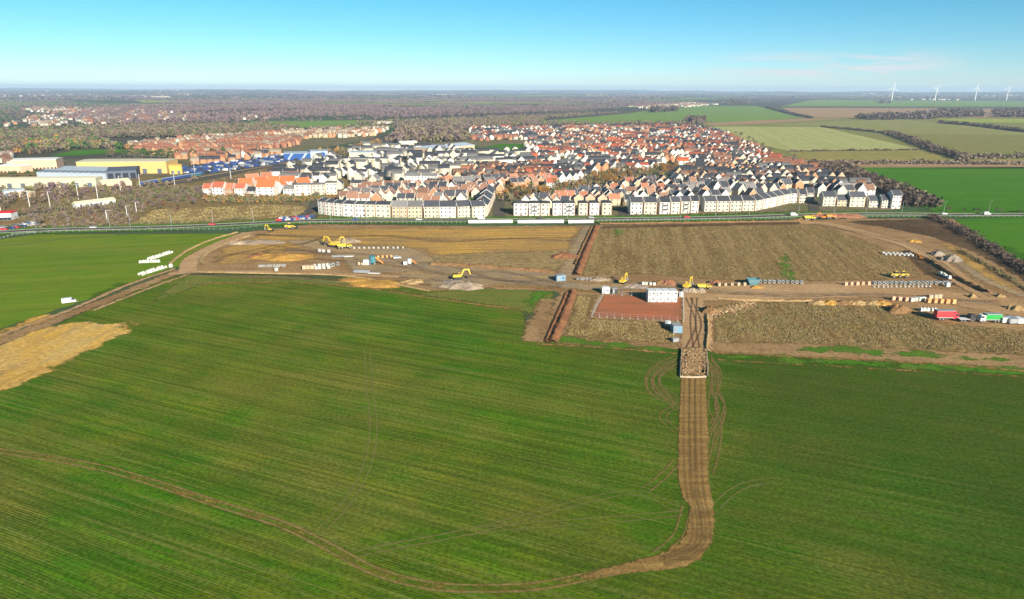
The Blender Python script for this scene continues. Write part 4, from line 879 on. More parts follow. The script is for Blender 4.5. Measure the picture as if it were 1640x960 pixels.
zone('top', [(755, 226), (752, 206), (1110, 204), (1165, 216), (1170, 222), (870, 225)], 0.0, ['white', 'white', 'orange', 'brick', 'pale'], ['red', 'slate', 'slate', 'orange', 'slate', 'grey'], gap=(20, 30), cross=.55, skip=.15)
zone('left', [(200, 241), (250, 232), (310, 226), (470, 221), (490, 226), (475, 234), (400, 246), (330, 258), (285, 256)], 0.15, ['orange', 'brick', 'orange'], ['orange', 'orange', 'tan', 'brown'], gap=(18, 26), cross=.5, skip=.15)
zone('left', [(205, 240), (205, 234), (300, 224), (410, 216), (560, 206), (625, 207), (600, 219), (470, 224), (320, 228)], 0.15, ['pale', 'buff', 'orange'], ['tan', 'brown', 'tan', 'orange'], gap=(22, 30), cross=.5, skip=.2)
zone('mid', [(0, 262), (0, 250), (20, 250), (20, 266)], 0.1, ['orange', 'pale'], ['tan', 'brown'], gap=(16, 22))
zone('mid', [(288, 268), (335, 258), (440, 246), (450, 250), (400, 256), (330, 264)], 0.15, ['orange', 'white', 'orange'], ['orange', 'tan', 'slate'], gap=(16, 22))
zone('left of the cream flats', [(436, 296), (548, 304), (558, 262), (540, 254), (490, 264), (440, 276)], 0.1, ['cream', 'white', 'pale'], ['slate', 'grey', 'slate'], w=(9, 15), he=(5.4, 8), hr=(2.6, 3.6), gap=(17, 24), run=(1, 2), cross=.45, skip=.15)
for poly in ([(0, 205), (60, 186), (160, 184), (250, 190), (160, 200), (50, 204)], [(170, 192), (220, 176), (330, 186), (300, 194)], [(30, 178), (60, 172), (200, 176), (120, 184)], [(1000, 172), (1100, 165), (1150, 168), (1060, 176)], [(380, 196), (400, 186), (450, 190)]):
    zone('far', poly, 0.1, ['white', 'pale', 'orange', 'pale'], ['tan', 'orange', 'brown', 'grey'], gap=(45, 60), skip=.45, run=(1, 2), w=(9, 14), sk_gap=5)
for k in range(26):
    yy = random.uniform(7000, 16000); xx = random.uniform(-.7, .7) * yy; rr = random.uniform(60, 260)
    for j in range(14):
        HS.append(dict(x=xx + random.gauss(0, rr), y=yy + random.gauss(0, rr), rz=random.uniform(-.4, .4), w=random.choice([14, 22, 34]), d=12, he=7, hr=4, wc=random.choice(['white', 'white', 'pale']), rc=random.choice(['tan', 'grey', 'orange']), key='far', row=0, u=0))
HS.sort(key=lambda h: math.hypot(h['x'], h['y']))
nfar = 255
near, rest = HS[:nfar], HS[nfar:]
keys = {}
for h in near: keys.setdefault((h['key'], h['row']), []).append(h)
rows = {}
for (k, r_) in sorted(keys): rows.setdefault(k, []).append(r_)
for (k, r_), L in keys.items():
    L.sort(key=lambda h: h['u']); rn = sorted(rows[k]).index(r_) + 1
    for i, h in enumerate(L):
        ty = 'house' if h['w'] < 11 else 'block'
        lb = '%s %s, %s roof, %s from left, row %d %s' % (WC[h['wc']][0], ty, RC[h['rc']][0].replace(' tile', ''), nth(i + 1), rn, k)
        house(h['x'], h['y'], h['rz'], h['w'], h['d'], h['he'], h['hr'], h['wc'], h['rc'], lb, 'houses ' + k, detail=1 if math.hypot(h['x'], h['y']) < 800 else 0, chim=random.random() < .5)
# the remaining several hundred houses
V, Fc, MI = [], [], []; wk = list(WC); rk = list(RC); allm = [WC[k][1] for k in wk] + [RC[k][1] for k in rk]
RS = np.random.default_rng(3)
V4 = []; T3 = []
for h in rest:
    far_ = math.hypot(h['x'], h['y']); z0 = max(float(hz(h['x'], h['y'])), 0) + .05
    w_, d_, he, hr = h['w'] / 2, h['d'] / 2, h['he'], h['hr']; ca, sa = math.cos(h['rz']), math.sin(h['rz'])
    loc = [(-w_, -d_, 0), (w_, -d_, 0), (w_, d_, 0), (-w_, d_, 0), (-w_, -d_, he), (w_, -d_, he), (w_, d_, he), (-w_, d_, he), (w_, 0, he + hr), (-w_, 0, he + hr)]
    o_ = .4; loc += [(-w_ - .2, -d_ - o_, he - .1), (w_ + .2, -d_ - o_, he - .1), (w_ + .2, 0, he + hr + .2), (-w_ - .2, 0, he + hr + .2), (-w_ - .2, d_ + o_, he - .1), (w_ + .2, d_ + o_, he - .1)]
    n = len(V); V += [(h['x'] + a * ca - b * sa, h['y'] + a * sa + b * ca, z0 + c) for a, b, c in loc]
    for f in ((0, 1, 5), (0, 5, 4), (2, 3, 7), (2, 7, 6), (1, 2, 6), (1, 6, 5), (5, 6, 8), (3, 0, 4), (3, 4, 7), (7, 4, 9)): Fc.append([i + n for i in f]); MI.append(wk.index(h['wc']))
    for f in ((10, 11, 12), (10, 12, 13), (14, 13, 12), (14, 12, 15)): Fc.append([i + n for i in f]); MI.append(len(wk) + rk.index(h['rc']))
o = link('distant_houses', mesh_np('distant_houses', V, Fc, allm, MI)); o['kind'] = 'stuff'; tag(o, 'hundreds of small red and dark roofed houses in the far half of the estate and beyond', 'houses')
print('HOUSES', len(HS), 'near', len(near), 'rest', len(rest))

# ---- big sheds at left
def shed(name, a, b, depth, h, wm_, rm, label, cat='warehouse', pitch=1.0, extra=None):
    A, B = at(*a), at(*b); v = B - A; w_ = v.length; ang = math.atan2(v.y, v.x); n = Vector((-math.sin(ang), math.cos(ang), 0)); c = (A + B) / 2 + n * depth / 2
    r = empty(name, (c.x, c.y, 0.05), ang)
    MB().box((0, 0, h / 2), (w_, depth, h), wm_).obj('wall', r)
    mb = MB(); mb.prism([(-w_ / 2 - .3, h), (w_ / 2 + .3, h), (w_ / 2 + .3, h + .5), (-w_ / 2 - .3, h + .5)], -depth / 2 - .3, depth / 2 + .3, rm)
    nb = max(1, int(depth / 24))
    for k in range(nb):
        y0 = -depth / 2 + k * depth / nb; y1 = y0 + depth / nb; vs = [(-w_ / 2, y0, h + .5), (w_ / 2, y0, h + .5), (w_ / 2, (y0 + y1) / 2, h + .5 + pitch), (-w_ / 2, (y0 + y1) / 2, h + .5 + pitch), (-w_ / 2, y1, h + .5), (w_ / 2, y1, h + .5)]
        mb.add(vs, [(0, 1, 2, 3), (3, 2, 5, 4), (0, 3, 4), (1, 5, 2)], rm)
    mb.obj('roof', r)
    if extra: extra(r, w_, depth, h)
    return tag(r, label, cat)
YEL = wall_mat('yellow_cladding', (0.54, 0.35, 0.13)); OCH = wall_mat('ochre_cladding', (0.62, 0.36, 0.08)); WHT = wall_mat('white_cladding', (0.62, 0.62, 0.60)); CRM = wall_mat('cream_cladding', (0.56, 0.51, 0.36)); SLT = wall_mat('slate_cladding', (0.09, 0.11, 0.15)); BLU = wall_mat('blue_cladding', (0.025, 0.08, 0.25)); LB = wall_mat('pale_blue_cladding', (0.33, 0.39, 0.45)); PNK = wall_mat('pink_brick', (0.62, 0.42, 0.28))
def doors(nm, w, h, n, m=None):
    def f(r, W_, D_, H_):
        me = MB().box((0, 0, h / 2), (w, .12, h), m or SLT).mesh(nm)
        for i in range(n): link(nm, me, r, loc=(-W_ / 2 + (i + .5) * W_ / n, -D_ / 2 - .08, .1))
    return f
def saw(r, W_, D_, H_):
    mb = MB()
    for i in range(12):
        x = -W_ / 2 + (i + .5) * W_ / 12; mb.box((x, -D_ / 2 + 4, H_ + 1.2), (W_ / 26, 7, 1.0), SLT)
    mb.obj('rooflight', r)
shed('warehouse', (125, 279), (268, 278), 34, 12.5, YEL, CRM, 'long yellow warehouse behind the railway yard', extra=doors('loading_door', 4.5, 5, 6))
shed('warehouse', (272, 279.6), (292, 279), 8, 9, OCH, OCH, 'small ochre building at the right end of the yellow warehouse', extra=doors('loading_door', 3, 3.5, 2))
shed('train_shed', (60, 286), (170, 288), 55, 6, LB, LB, 'pale blue grey shed with a row of dark rooflights', 'shed', 2.0, saw)
shed('train_shed', (172, 288), (220, 286), 45, 8, SLT, SLT, 'dark slate coloured shed end beside the railway', 'shed', 2.0, doors('doorway', 5, 6, 4, GLASS))
shed('depot_shed', (-60, 302), (155, 300), 14, 8, CRM, CRM, 'very long low cream shed at the left edge', 'shed', .8, doors('loading_door', 4, 4, 10))
shed('office_block', (20, 272), (92, 270), 28, 10, PNK, WHT, 'pink brick office block with white roof plant at left', 'offices', 1.2, doors('window', 2, 1.4, 12, GLASS))
shed('office_block', (0, 276), (35, 277), 15, 7, PNK, WHT, 'small pink brick building at the left edge', 'offices', .8, doors('window', 2, 1.4, 6, GLASS))
shed('garden_shed', (30, 316), (48, 316), 8, 3.5, PNK, CRM, 'small orange brick hut by the left railway mast', 'hut', .8, doors('door', 1.6, 2.4, 2))
shed('garden_shed', (122, 334), (186, 326), 6, 3.0, WHT, CRM, 'long low cream hut with tan roof in the scrub', 'hut', 1.4, doors('door', 1.6, 2.4, 4))
shed('store_building', (8, 315), (42, 312), 10, 4, WHT, LB, 'white lean to store beneath the long cream shed', 'store', 1.0, doors('door', 2.4, 2.6, 5))
shed('market_hall', (165, 304), (212, 300), 18, 5, PNK, CRM, 'tan building with white gables near the railway', 'building', 2.5, doors('window', 2, 1.6, 8, GLASS))
shed('store_building', (455, 258), (498, 257), 30, 9, BLU, LB, 'blue building with pale diagonal stripes on the far side of the railway', 'building', 1, lambda r, W_, D_, H_: [MB().add([(x, -D_ / 2 - .1, 1), (x + 3, -D_ / 2 - .1, 1), (x + 9, -D_ / 2 - .1, H_), (x + 6, -D_ / 2 - .1, H_)], [(0, 1, 2, 3)], LB).obj('stripe', r) for x in (-W_ * .4, W_ * .12)])
shed('store_building', (498, 257), (526, 256), 28, 11, LB, LB, 'pale blue building with a round navy sign beside the striped one', 'building', 1, lambda r, W_, D_, H_: MB().tube((W_ * .2, -D_ / 2 - .4, H_ * .6), (W_ * .2, -D_ / 2, H_ * .6), 3.4, 3.4, BLU, 20).obj('round_sign', r))
shed('school_building', (560, 256), (600, 256), 25, 9, CRM, LB, 'cream building with turquoise roof edge behind the flats', 'building', 1, doors('window', 2, 1.4, 10, GLASS))
shed('sports_hall', (695, 247), (760, 240), 40, 7, PNK, LB, 'pale grey roofed sports hall beside the playing fields', 'sports hall', 3.0, doors('window', 2.5, 1.6, 14, GLASS))
shed('pavilion', (640, 234), (668, 233), 14, 6, CRM, WHT, 'cream pavilion at the left end of the playing field', 'pavilion', 1, doors('window', 2.5, 1.6, 5, GLASS))
shed('farm_building', (604, 203), (628, 203), 30, 9, WHT, CRM, 'distant pale barn above the wooded ridge', 'barn', 3.0, doors('doorway', 6, 6, 3))
shed('flat_block', (560, 268), (620, 268), 14, 10, CRM, WC['slate'][1] if 'slate' in WC else SLT, 'long cream flats with dark flat roof left of centre', 'apartments', .6, doors('window', 1.4, 1.4, 14, GLASS))
shed('long_wall', (845, 289), (874, 283), .6, 3.5, CRM, CRM, 'pale cream wall edging the wooded hollow', 'wall', .05)
# ------------------------------------------------------------------ building site things
Y_ = paint('machine_yellow', (0.62, 0.42, 0.04), 0.5); BK = paint('black_steel', (0.03, 0.03, 0.032), 0.6); GY = paint('grey_steel', (0.25, 0.26, 0.27), 0.5)
WH = paint('white_paint', (0.62, 0.62, 0.61), 0.4, dirt=.15); RD = paint('red_paint', (0.55, 0.035, 0.045), 0.4); GN = paint('green_paint', (0.02, 0.33, 0.07), 0.4); TL = paint('teal_paint', (0.04, 0.16, 0.20), 0.5)
BL = paint('light_blue_paint', (0.14, 0.26, 0.36), 0.5); NV = paint('navy_paint', (0.03, 0.07, 0.24), 0.35); CON = paint('concrete', (0.43, 0.43, 0.41), 0.85, dirt=.4); PKC = paint('pink_block', (0.62, 0.34, 0.22), 0.85); ORB = paint('orange_block', (0.70, 0.33, 0.12), 0.85)
TYRE = paint('rubber', (0.025, 0.025, 0.025), 0.9); SIL = paint('silver_paint', (0.45, 0.47, 0.50), 0.3, 0.4); BAG = paint('woven_bag', (0.50, 0.50, 0.46), 0.9, dirt=.45); ORP = paint('orange_paint', (0.75, 0.25, 0.03), 0.5)
def wheel_mesh(r, w):
    mb = MB(); mb.tube((0, -w / 2, 0), (0, w / 2, 0), r, r, TYRE, 14); mb.tube((0, -w / 2 - .02, 0), (0, w / 2 + .02, 0), r * .5, r * .5, GY, 10); return mb.mesh('wheel')
def wheels(r, pts, rad, w):
    me = cached(('wheel', rad, w), lambda: wheel_mesh(rad, w))
    for x, y in pts: link('wheel', me, r, loc=(x, y, rad))
Z0 = 0.28
def excavator(px, py, rz, label, s=1.0, reach=1.0, col=None, z=Z0, name='excavator'):
    col = col or Y_; p = at(px, py); s *= .82; r = empty(name, (p.x, p.y, z), rz); r.scale = (s, s, s)
    for y in (-1.25, 1.25):
        mb = MB(); mb.prism([(-2.1, .1), (-1.7, 0), (1.7, 0), (2.1, .1), (2.25, .5), (1.8, .95), (-1.8, .95), (-2.25, .5)], y - .3, y + .3, BK); mb.obj('track', r)
    MB().box((0, 0, .75), (2.4, 2.0, .5), BK).tube((0, 0, .9), (0, 0, 1.15), .75, .75, BK, 14).obj('undercarriage', r)
    b = MB().prism([(-2.3, 1.15), (1.5, 1.15), (1.5, 1.7), (.4, 2.1), (-1.9, 2.25), (-2.4, 1.9)], -1.3, 1.3, col).obj('body', r)
    MB().prism([(-2.9, 1.15), (-2.2, 1.15), (-2.2, 2.2), (-2.7, 2.1)], -1.32, 1.32, BK if s < .9 else col).obj('counterweight', r)
    c = MB().prism([(.1, 1.7), (1.7, 1.7), (1.75, 2.3), (1.3, 3.05), (.1, 3.1)], .35, 1.3, col).obj('cab', r)
    MB().prism([(.25, 2.2), (1.62, 2.2), (1.3, 2.95), (.25, 2.95)], .32, 1.33, GLASS).obj('window', c)
    k = reach
    MB().prism([(1.2, 1.5), (1.5, 2.1), (2.3 * k, 4.6), (3.1 * k, 5.3), (5.4 * k, 5.0), (5.4 * k, 4.6), (3.3 * k, 4.6), (2.8 * k, 4.1), (2.0, 1.7)], -.45, .0, col).obj('boom', r)
    a = MB().prism([(5.0 * k, 5.3), (5.7 * k, 5.2), (6.6 * k, 2.0), (6.3 * k, 1.9), (5.1 * k, 4.6)], -.4, -.05, col).obj('arm', r)
    MB().tube((2.0, -.22, 2.6), (3.6 * k, -.22, 4.5), .12, .08, GY, 8).obj('ram', r)
    MB().prism([(6.2 * k, 2.1), (6.8 * k, 1.9), (6.9 * k, 1.2), (6.3 * k, .7), (5.5 * k, .9), (5.4 * k, 1.4), (6.0 * k, 1.5)], -.85, .4, BK if k == 1 else GY).obj('bucket', a)
    return tag(r, label, 'excavator')
def dumper(px, py, rz, label, s=1.0, col=None, name='dump_truck'):
    col = col or Y_; p = at(px, py); r = empty(name, (p.x, p.y, Z0), rz); r.scale = (s, s, s)
    MB().box((0, 0, 1.0), (8.2, 1.3, .6), BK).obj('chassis', r)
    MB().prism([(-4.4, 2.6), (-3.2, 1.4), (.6, 1.4), (1.1, 2.9), (.8, 3.1), (-4.2, 3.0)], -1.4, 1.4, col).obj('tipping_body', r)
    c = MB().prism([(1.5, 1.2), (4.4, 1.2), (4.4, 2.0), (3.2, 2.2), (2.9, 3.2), (1.5, 3.2)], -1.15, 1.15, col).obj('cab', r)
    MB().prism([(1.7, 2.3), (3.05, 2.3), (2.8, 3.05), (1.7, 3.05)], -1.18, 1.18, GLASS).obj('window', c)
    wheels(r, [(3.2, -1.2), (3.2, 1.2), (-1.2, -1.2), (-1.2, 1.2), (-3.0, -1.2), (-3.0, 1.2)], .85, .6)
    return tag(r, label, 'dump truck')
def loader(px, py, rz, label, s=1.0, col=None):
    col = col or Y_; p = at(px, py); r = empty('wheel_loader', (p.x, p.y, Z0), rz); r.scale = (s, s, s)
    MB().prism([(-2.6, .7), (1.6, .7), (1.6, 1.3), (-.2, 1.6), (-2.4, 1.9), (-2.7, 1.5)], -.9, .9, col).obj('body', r)
    c = MB().box((-.3, 0, 2.2), (1.3, 1.3, 1.5), col, taper=.9).obj('cab', r); MB().box((-.3, 0, 2.3), (1.34, 1.34, .9), GLASS).obj('window', c)
    MB().prism([(1.0, 1.4), (3.0, .6), (3.2, .8), (1.1, 1.8)], -.5, .5, col).obj('arm', r)
    MB().prism([(2.9, .1), (4.0, .05), (3.3, .4), (3.1, 1.2), (2.9, 1.1)], -1.3, 1.3, BK).obj('bucket', r)
    wheels(r, [(1.4, -1.1), (1.4, 1.1), (-1.6, -1.1), (-1.6, 1.1)], .7, .5)
    return tag(r, label, 'loader')
VP = [(-2.6, .35), (2.6, .35), (2.65, 1.0), (2.0, 1.25), (1.4, 2.05), (1.1, 2.2), (-2.6, 2.25)]
CP = [(-2.1, .3), (2.1, .3), (2.15, .75), (1.2, .95), (.5, 1.42), (-1.2, 1.45), (-1.9, 1.0), (-2.15, .9)]
def vehicle(px, py, rz, mat, label, kind='car', parts=True, group=None, z=Z0, cat=None, xy=None):
    if xy is None: p = at(px, py); xy = (p.x, p.y)
    van = kind == 'van'; prof = VP if van else CP; hw = .95 if van else .88
    m_ = None; r = empty('van' if van else 'parked_car', (*xy, z), rz)
    link('body', cached(('vb', kind, mat.name), lambda: MB().prism(prof, -hw, hw, mat).mesh('body')), r)
    if van: gl = lambda: MB().prism([(1.0, 1.3), (2.0, 1.3), (1.38, 2.07), (1.0, 2.07)], -hw - .02, hw + .02, GLASS).add([(2.05, -.8, 1.28), (2.05, .8, 1.28), (1.45, .75, 2.06), (1.45, -.75, 2.06)], [(0, 1, 2, 3)], GLASS).mesh('window')
    else: gl = lambda: MB().prism([(-1.7, .95), (1.05, .97), (.45, 1.37), (-1.1, 1.39)], -hw - .02, hw + .02, GLASS).add([(1.22, -.75, .98), (1.22, .75, .98), (.54, .7, 1.42), (.54, -.7, 1.42)], [(0, 1, 2, 3)], GLASS).mesh('window')
    link('window', cached(('vg', kind), gl), r)
    if parts: wheels(r, [(1.6, -.8), (1.6, .8), (-1.6, -.8), (-1.6, .8)] if van else [(1.3, -.75), (1.3, .75), (-1.3, -.75), (-1.3, .75)], .34, .25)
    return tag(r, label, cat or kind, group)
def lorry(px, py, rz, cabm, label, load=None, loadm=None, L=8.0):
    p = at(px, py); r = empty('flatbed_lorry', (p.x, p.y, Z0), rz)
    MB().box((0, 0, .95), (L, 2.3, .3), BK).box((-.8, 0, 1.15), (L - 1.8, 2.5, .14), WH).obj('flatbed', r)
    c = MB().prism([(L / 2 - 1.7, .6), (L / 2 + .5, .6), (L / 2 + .5, 2.2), (L / 2 + .2, 3.0), (L / 2 - 1.7, 3.0)], -1.2, 1.2, cabm).obj('cab', r)
    MB().prism([(L / 2 - .9, 1.9), (L / 2 + .52, 1.9), (L / 2 + .25, 2.7), (L / 2 - .9, 2.7)], -1.22, 1.22, GLASS).obj('window', c)
    wheels(r, [(L / 2 - .6, -1.05), (L / 2 - .6, 1.05), (-L / 2 + 1, -1.05), (-L / 2 + 1, 1.05), (-L / 2 + 2.3, -1.05), (-L / 2 + 2.3, 1.05)], .5, .32)
    tag(r, label, 'lorry'); return r, p
def cabin(px, py, rz, dims, mat, label, z=Z0, name='site_cabin', cat='site cabin', group=None, xy=None, nw=1, door=True):
    if xy is None: p = at(px, py); xy = (p.x, p.y)
    w_, d_, h_ = dims; r = empty(name, (*xy, z), rz)
    mb = MB().box((0, 0, h_ / 2), (w_, d_, h_ - .1), mat)
    for sx_ in (-1, 1):
        for sy_ in (-1, 1): mb.box((sx_ * (w_ / 2 - .06), sy_ * (d_ / 2 - .06), h_ / 2), (.18, .18, h_), mat)
    mb.obj('wall', r); MB().box((0, 0, h_ + .03), (w_ + .08, d_ + .08, .14), GY if mat is not WH else WH, taper=.97).obj('roof', r)
    if door: MB().box((-w_ / 4, -d_ / 2 - .03, 1.05), (.9, .08, 1.95), SIL if mat is WH else GY).obj('door', r)
    for i in range(nw): MB().box((w_ / 4, -d_ / 2 - .03, 1.5), (.8, .08, .6), GLASS).obj('window', r)
    return tag(r, label, cat, group)
PIPE = MB().ring((0, -.9, .75), (0, .9, .75), .75, .58, CON).mesh('concrete_pipe')
MAN = MB().ring((0, 0, 0), (0, 0, 1.1), .8, .65, CON).mesh('concrete_ring')
def pallet_mesh(m):
    mb = MB(); 
    for y in (-.4, 0, .4): mb.box((0, y, .07), (1.1, .12, .12), WC['buff'][1])
    for k in range(2):
        for x in (-.28, .28): mb.box((x, 0, .42 + k * .56), (.54, 1.05, .54), m)
    return mb.mesh('block_pallet')
PAL = {k: pallet_mesh(m) for k, m in (('pink', PKC), ('orange', ORB), ('white', BAG), ('tan', WC['buff'][1]))}
mb = MB(); mb.box((0, 0, .5), (1.0, 1.0, 1.0), BAG, taper=.85); mb.box((0, 0, 1.08), (.5, .5, .25), BAG, taper=.3); BAGM = mb.mesh('bulk_bag')
def row(me, name, cat, a, b, n, s, label, group, rows=1, gap=2.0, rz=0.1, jit=.15, z=Z0):
    A, B = at(*a), at(*b); d = (B - A).normalized(); nr = Vector((-d.y, d.x, 0)); c = 0
    for k in range(rows):
        for i in range(n):
            p = A + (B - A) * (i / max(1, n - 1)) + nr * k * gap; c += 1
            o = link(name, me, loc=(p.x + random.gauss(0, jit), p.y + random.gauss(0, jit), z), rz=rz + random.gauss(0, .12), scale=(s, s, s))
            pos_ = 'leftmost' if i == 0 else 'rightmost' if i == n - 1 else nth(i + 1) + ' from left'
            tag(o, label % (pos_ + (', rear line' if k else '')), cat, group)
row(PIPE, 'concrete_pipe', 'pipe', (1217, 453.5), (1282, 455), 10, 1.0, 'pale concrete pipe, %s in the row beside the teal skip', 'pipes beside the teal skip', 1)
row(PAL['pink'], 'block_pallet', 'pallet', (1354, 458), (1391, 457), 5, 1.25, 'pallet of pinkish blocks, %s beside the long pipe row', 'pink block pallets', 1)
row(PIPE, 'concrete_pipe', 'pipe', (1399, 456.5), (1518, 456), 18, 1.05, 'pale pipe, %s in the longest row above the haul road', 'pipes in the longest row', 1)
row(MAN, 'concrete_ring', 'concrete ring', (1400, 461), (1490, 460.5), 14, .6, 'grey concrete ring, %s in front of the longest pipe row', 'rings before the longest pipe row')
row(MAN, 'concrete_ring', 'concrete ring', (1418, 409), (1461, 411), 7, .95, 'grey ring, %s in the double line by the curving road', 'rings by the curving road', 2, 3.2)
row(PAL['pink'], 'block_pallet', 'pallet', (1430, 481.5), (1450, 483), 3, 1.3, 'pallet of pink blocks, %s below the haul road', 'pink pallets below the haul road')
row(PAL['white'], 'block_pallet', 'pallet', (1460, 484), (1478, 482.5), 4, 1.4, 'white wrapped pallet, %s below the haul road', 'white pallets below the haul road')
row(PAL['orange'], 'block_pallet', 'pallet', (1487, 486), (1526, 487), 5, 1.5, 'stack of orange blocks, %s below the haul road', 'orange stacks below the haul road')
row(PAL['tan'], 'block_pallet', 'pallet', (1490, 480), (1503, 479), 3, 1.6, 'yellowish timber stack, %s behind the orange stacks', 'timber stacks behind the orange ones')
row(BAGM, 'bulk_bag', 'bulk bag', (1506, 441), (1519, 447), 4, 1.5, 'white bulk bag, %s beside the curving haul road', 'bags beside the curving road')
row(BAGM, 'bulk_bag', 'bulk bag', (1474, 499), (1496, 499), 5, 1.3, 'white bulk bag, %s left of the red container', 'bags left of the red container')
row(PIPE, 'concrete_pipe', 'pipe', (416, 429), (457, 428), 10, .8, 'small pale pipe, %s in the row on the left side of the yard', 'small pipes on the left side of the yard')
row(PAL['tan'], 'block_pallet', 'pallet', (488, 432), (500, 432), 3, 1.6, 'tan pallet, %s left of the white stacks', 'tan pallets left of the white stacks')
row(PAL['white'], 'block_pallet', 'pallet', (506, 432.5), (526, 431), 4, 1.3, 'white wrapped pallet, %s in the cluster in mid yard', 'white pallets in mid yard', 2, 5)
row(PIPE, 'concrete_pipe', 'pipe', (529, 429), (540, 426), 3, 1.2, 'large pale pipe, %s of three beside the white pallets', 'large pipes beside the white pallets')
row(BAGM, 'bulk_bag', 'bulk bag', (229, 442), (266, 430), 10, 1.0, 'white bag, %s in the long pile beside the haul track', 'bags in the long pile', 2, 2.4)
row(BAGM, 'bulk_bag', 'bulk bag', (226, 422), (255, 421), 8, 1.3, 'white bag, %s in the thin middle line on the grass', 'bags in the thin middle line')
row(BAGM, 'bulk_bag', 'bulk bag', (243, 417), (276, 406), 11, 1.0, 'white bag, %s in the rear pile on the grass', 'bags in the rear pile', 2, 2.2)
row(MAN, 'concrete_ring', 'concrete ring', (567, 399), (645, 398.5), 11, .75, 'small ring, %s in the dotted line across the grey yard', 'rings dotted across the grey yard')
o = link('bulk_bag', BAGM, loc=tuple(at(274, 428, Z0)), scale=(1.6, 1.6, 1.6)); tag(o, 'single white bag at the track junction', 'bulk bag')
o = link('bulk_bag', BAGM, loc=tuple(at(1517, 459, Z0)), scale=(1.8, 1.8, 1.8)); tag(o, 'single white bag below the curving road, right of the longest pipe row', 'bulk bag')
o = link('block_pallet', PAL['white'], loc=tuple(at(443, 434, Z0)), scale=(1.3, 1.3, 1.3)); tag(o, 'single pale pallet in front of the small pipe row', 'pallet')
row(PAL['tan'], 'block_pallet', 'pallet', (1152, 459), (1192, 458), 5, 1.1, 'tan pallet, %s between the red heap and the teal skip', 'pallets between heap and skip')
row(PAL['white'], 'block_pallet', 'pallet', (1030, 457), (1048, 458), 4, 1.1, 'white pallet, %s behind the stacked cabins', 'white pallets behind the stacked cabins')
row(PAL['orange'], 'block_pallet', 'pallet', (606, 414), (626, 413), 4, 1.0, 'orange block pallet, %s behind the cyan plant', 'orange pallets behind the cyan plant')
row(PAL['tan'], 'block_pallet', 'pallet', (575, 425), (586, 426), 3, 1.1, 'tan pallet, %s left of the cyan plant', 'tan pallets left of the cyan plant')
row(MAN, 'concrete_ring', 'concrete ring', (512, 404), (526, 405), 3, 1.3, 'grey ring, %s below the yellow excavators', 'rings below the yellow excavators')
row(PIPE, 'concrete_pipe', 'pipe', (925, 449), (945, 450), 5, .8, 'pale pipe, %s right of the pale blue cabin', 'pipes right of the pale blue cabin')
# machines
excavator(533, 396, 2.7, 'yellow excavator with raised boom, left one of the pair in the left yard', 1.35)
excavator(540, 393, .2, 'yellow excavator behind the pair, boom folded to the right', 1.15, .8)
dumper(552, 399, .2, 'yellow dump truck parked right of the two excavators', 1.0)
excavator(433, 371, 2.9, 'small yellow excavator near the left end of the site', .95, .8)
loader(465, 367, .1, 'yellow loader beside the road at the left end of the site', 1.3)
excavator(734, 449.5, .15, 'yellow excavator reaching over the grey stone heap', 1.15, 1.0, z=.9)
excavator(998, 455, 1.0, 'yellow excavator with upright boom near the white container', 1.1, .7)
excavator(1101, 463, .9, 'yellow excavator with raised arm beside the pink heaps', 1.2, .7)
dumper(1127, 464, 0.05, 'yellow dump truck right of the pink heaps', .8)
loader(1434, 445, .1, 'yellow loader, left one of the two above the longest pipe row', 1.1)
loader(1444, 445, 2.9, 'yellow loader, right one of the two above the longest pipe row', 1.1)
excavator(1475, 417, 2.2, 'small orange excavator at the edge of the curving road', .7, .8, ORP)
dumper(1295, 353.5, .2, 'yellow dump truck at the top of the curving road', 1.1)
excavator(1318, 351, 2.8, 'orange excavator beside the red heap by the main road', 1.0, .8, ORP)
dumper(1330, 350.5, .1, 'orange dump truck in front of the long red heap', .9, ORP)
# compound cabins
for i in range(4):
    for lv in range(2):
        px_ = 1041.5 + i * 11.7
        cabin(px_, 484 - 1.2 * 1, 0.0, (3.0, 4.6, 2.45), WH, '%s white cabin, %s from the left in the double stack' % (('lower', 'upper')[lv], nth(i + 1)), z=.26 + lv * 2.58, group='white cabins in the compound')
cabin(969.5, 470.5, .05, (3.4, 2.6, 2.9), WH, 'single white container at the back left corner of the compound', name='container', cat='container')
cabin(984, 470.5, .05, (2.4, 2.2, 2.3), BK, 'black container beside the single white one', name='container', cat='container', nw=0)
cabin(897, 450, .25, (4.6, 3.2, 2.6), BL, 'pale blue cabin on the haul road by the soil bank', name='site_cabin')
cabin(1083, 532, .0, (3.4, 4.6, 2.7), BL, 'light blue container beside the access road', name='container', cat='container', nw=0)
cabin(1069, 522, .0, (2.0, 1.8, 1.6), WH, 'small white cabinet left of the light blue container', name='generator', cat='generator', nw=0)
cabin(1081, 548, .3, (2.4, 1.5, 1.2), GY, 'small grey white tank near the end of the access road', name='fuel_tank', cat='tank', nw=0, door=False)
cabin(1090, 476, .0, (1.8, 1.5, 2.0), WH, 'small white booth right of the stacked cabins', name='booth', cat='booth', nw=0)
def skip(px, py, rz, m, label, s=1.0):
    p = at(px, py); r = empty('skip', (p.x, p.y, Z0), rz); r.scale = (s, s, s)
    MB().prism([(-1.9, 1.6), (-1.2, 0), (1.2, 0), (1.9, 1.6), (1.75, 1.6), (1.1, .15), (-1.1, .15), (-1.75, 1.6)], -.9, .9, m).prism([(-1.8, 1.6), (-1.2, 0), (1.2, 0), (1.8, 1.6)], -.95, -.88, m).prism([(-1.8, 1.6), (-1.2, 0), (1.2, 0), (1.8, 1.6)], .88, .95, m).obj('body', r)
    MB().box((0, -.98, 1.1), (3.2, .08, .12), GY).obj('rim', r); return tag(r, label, 'skip')
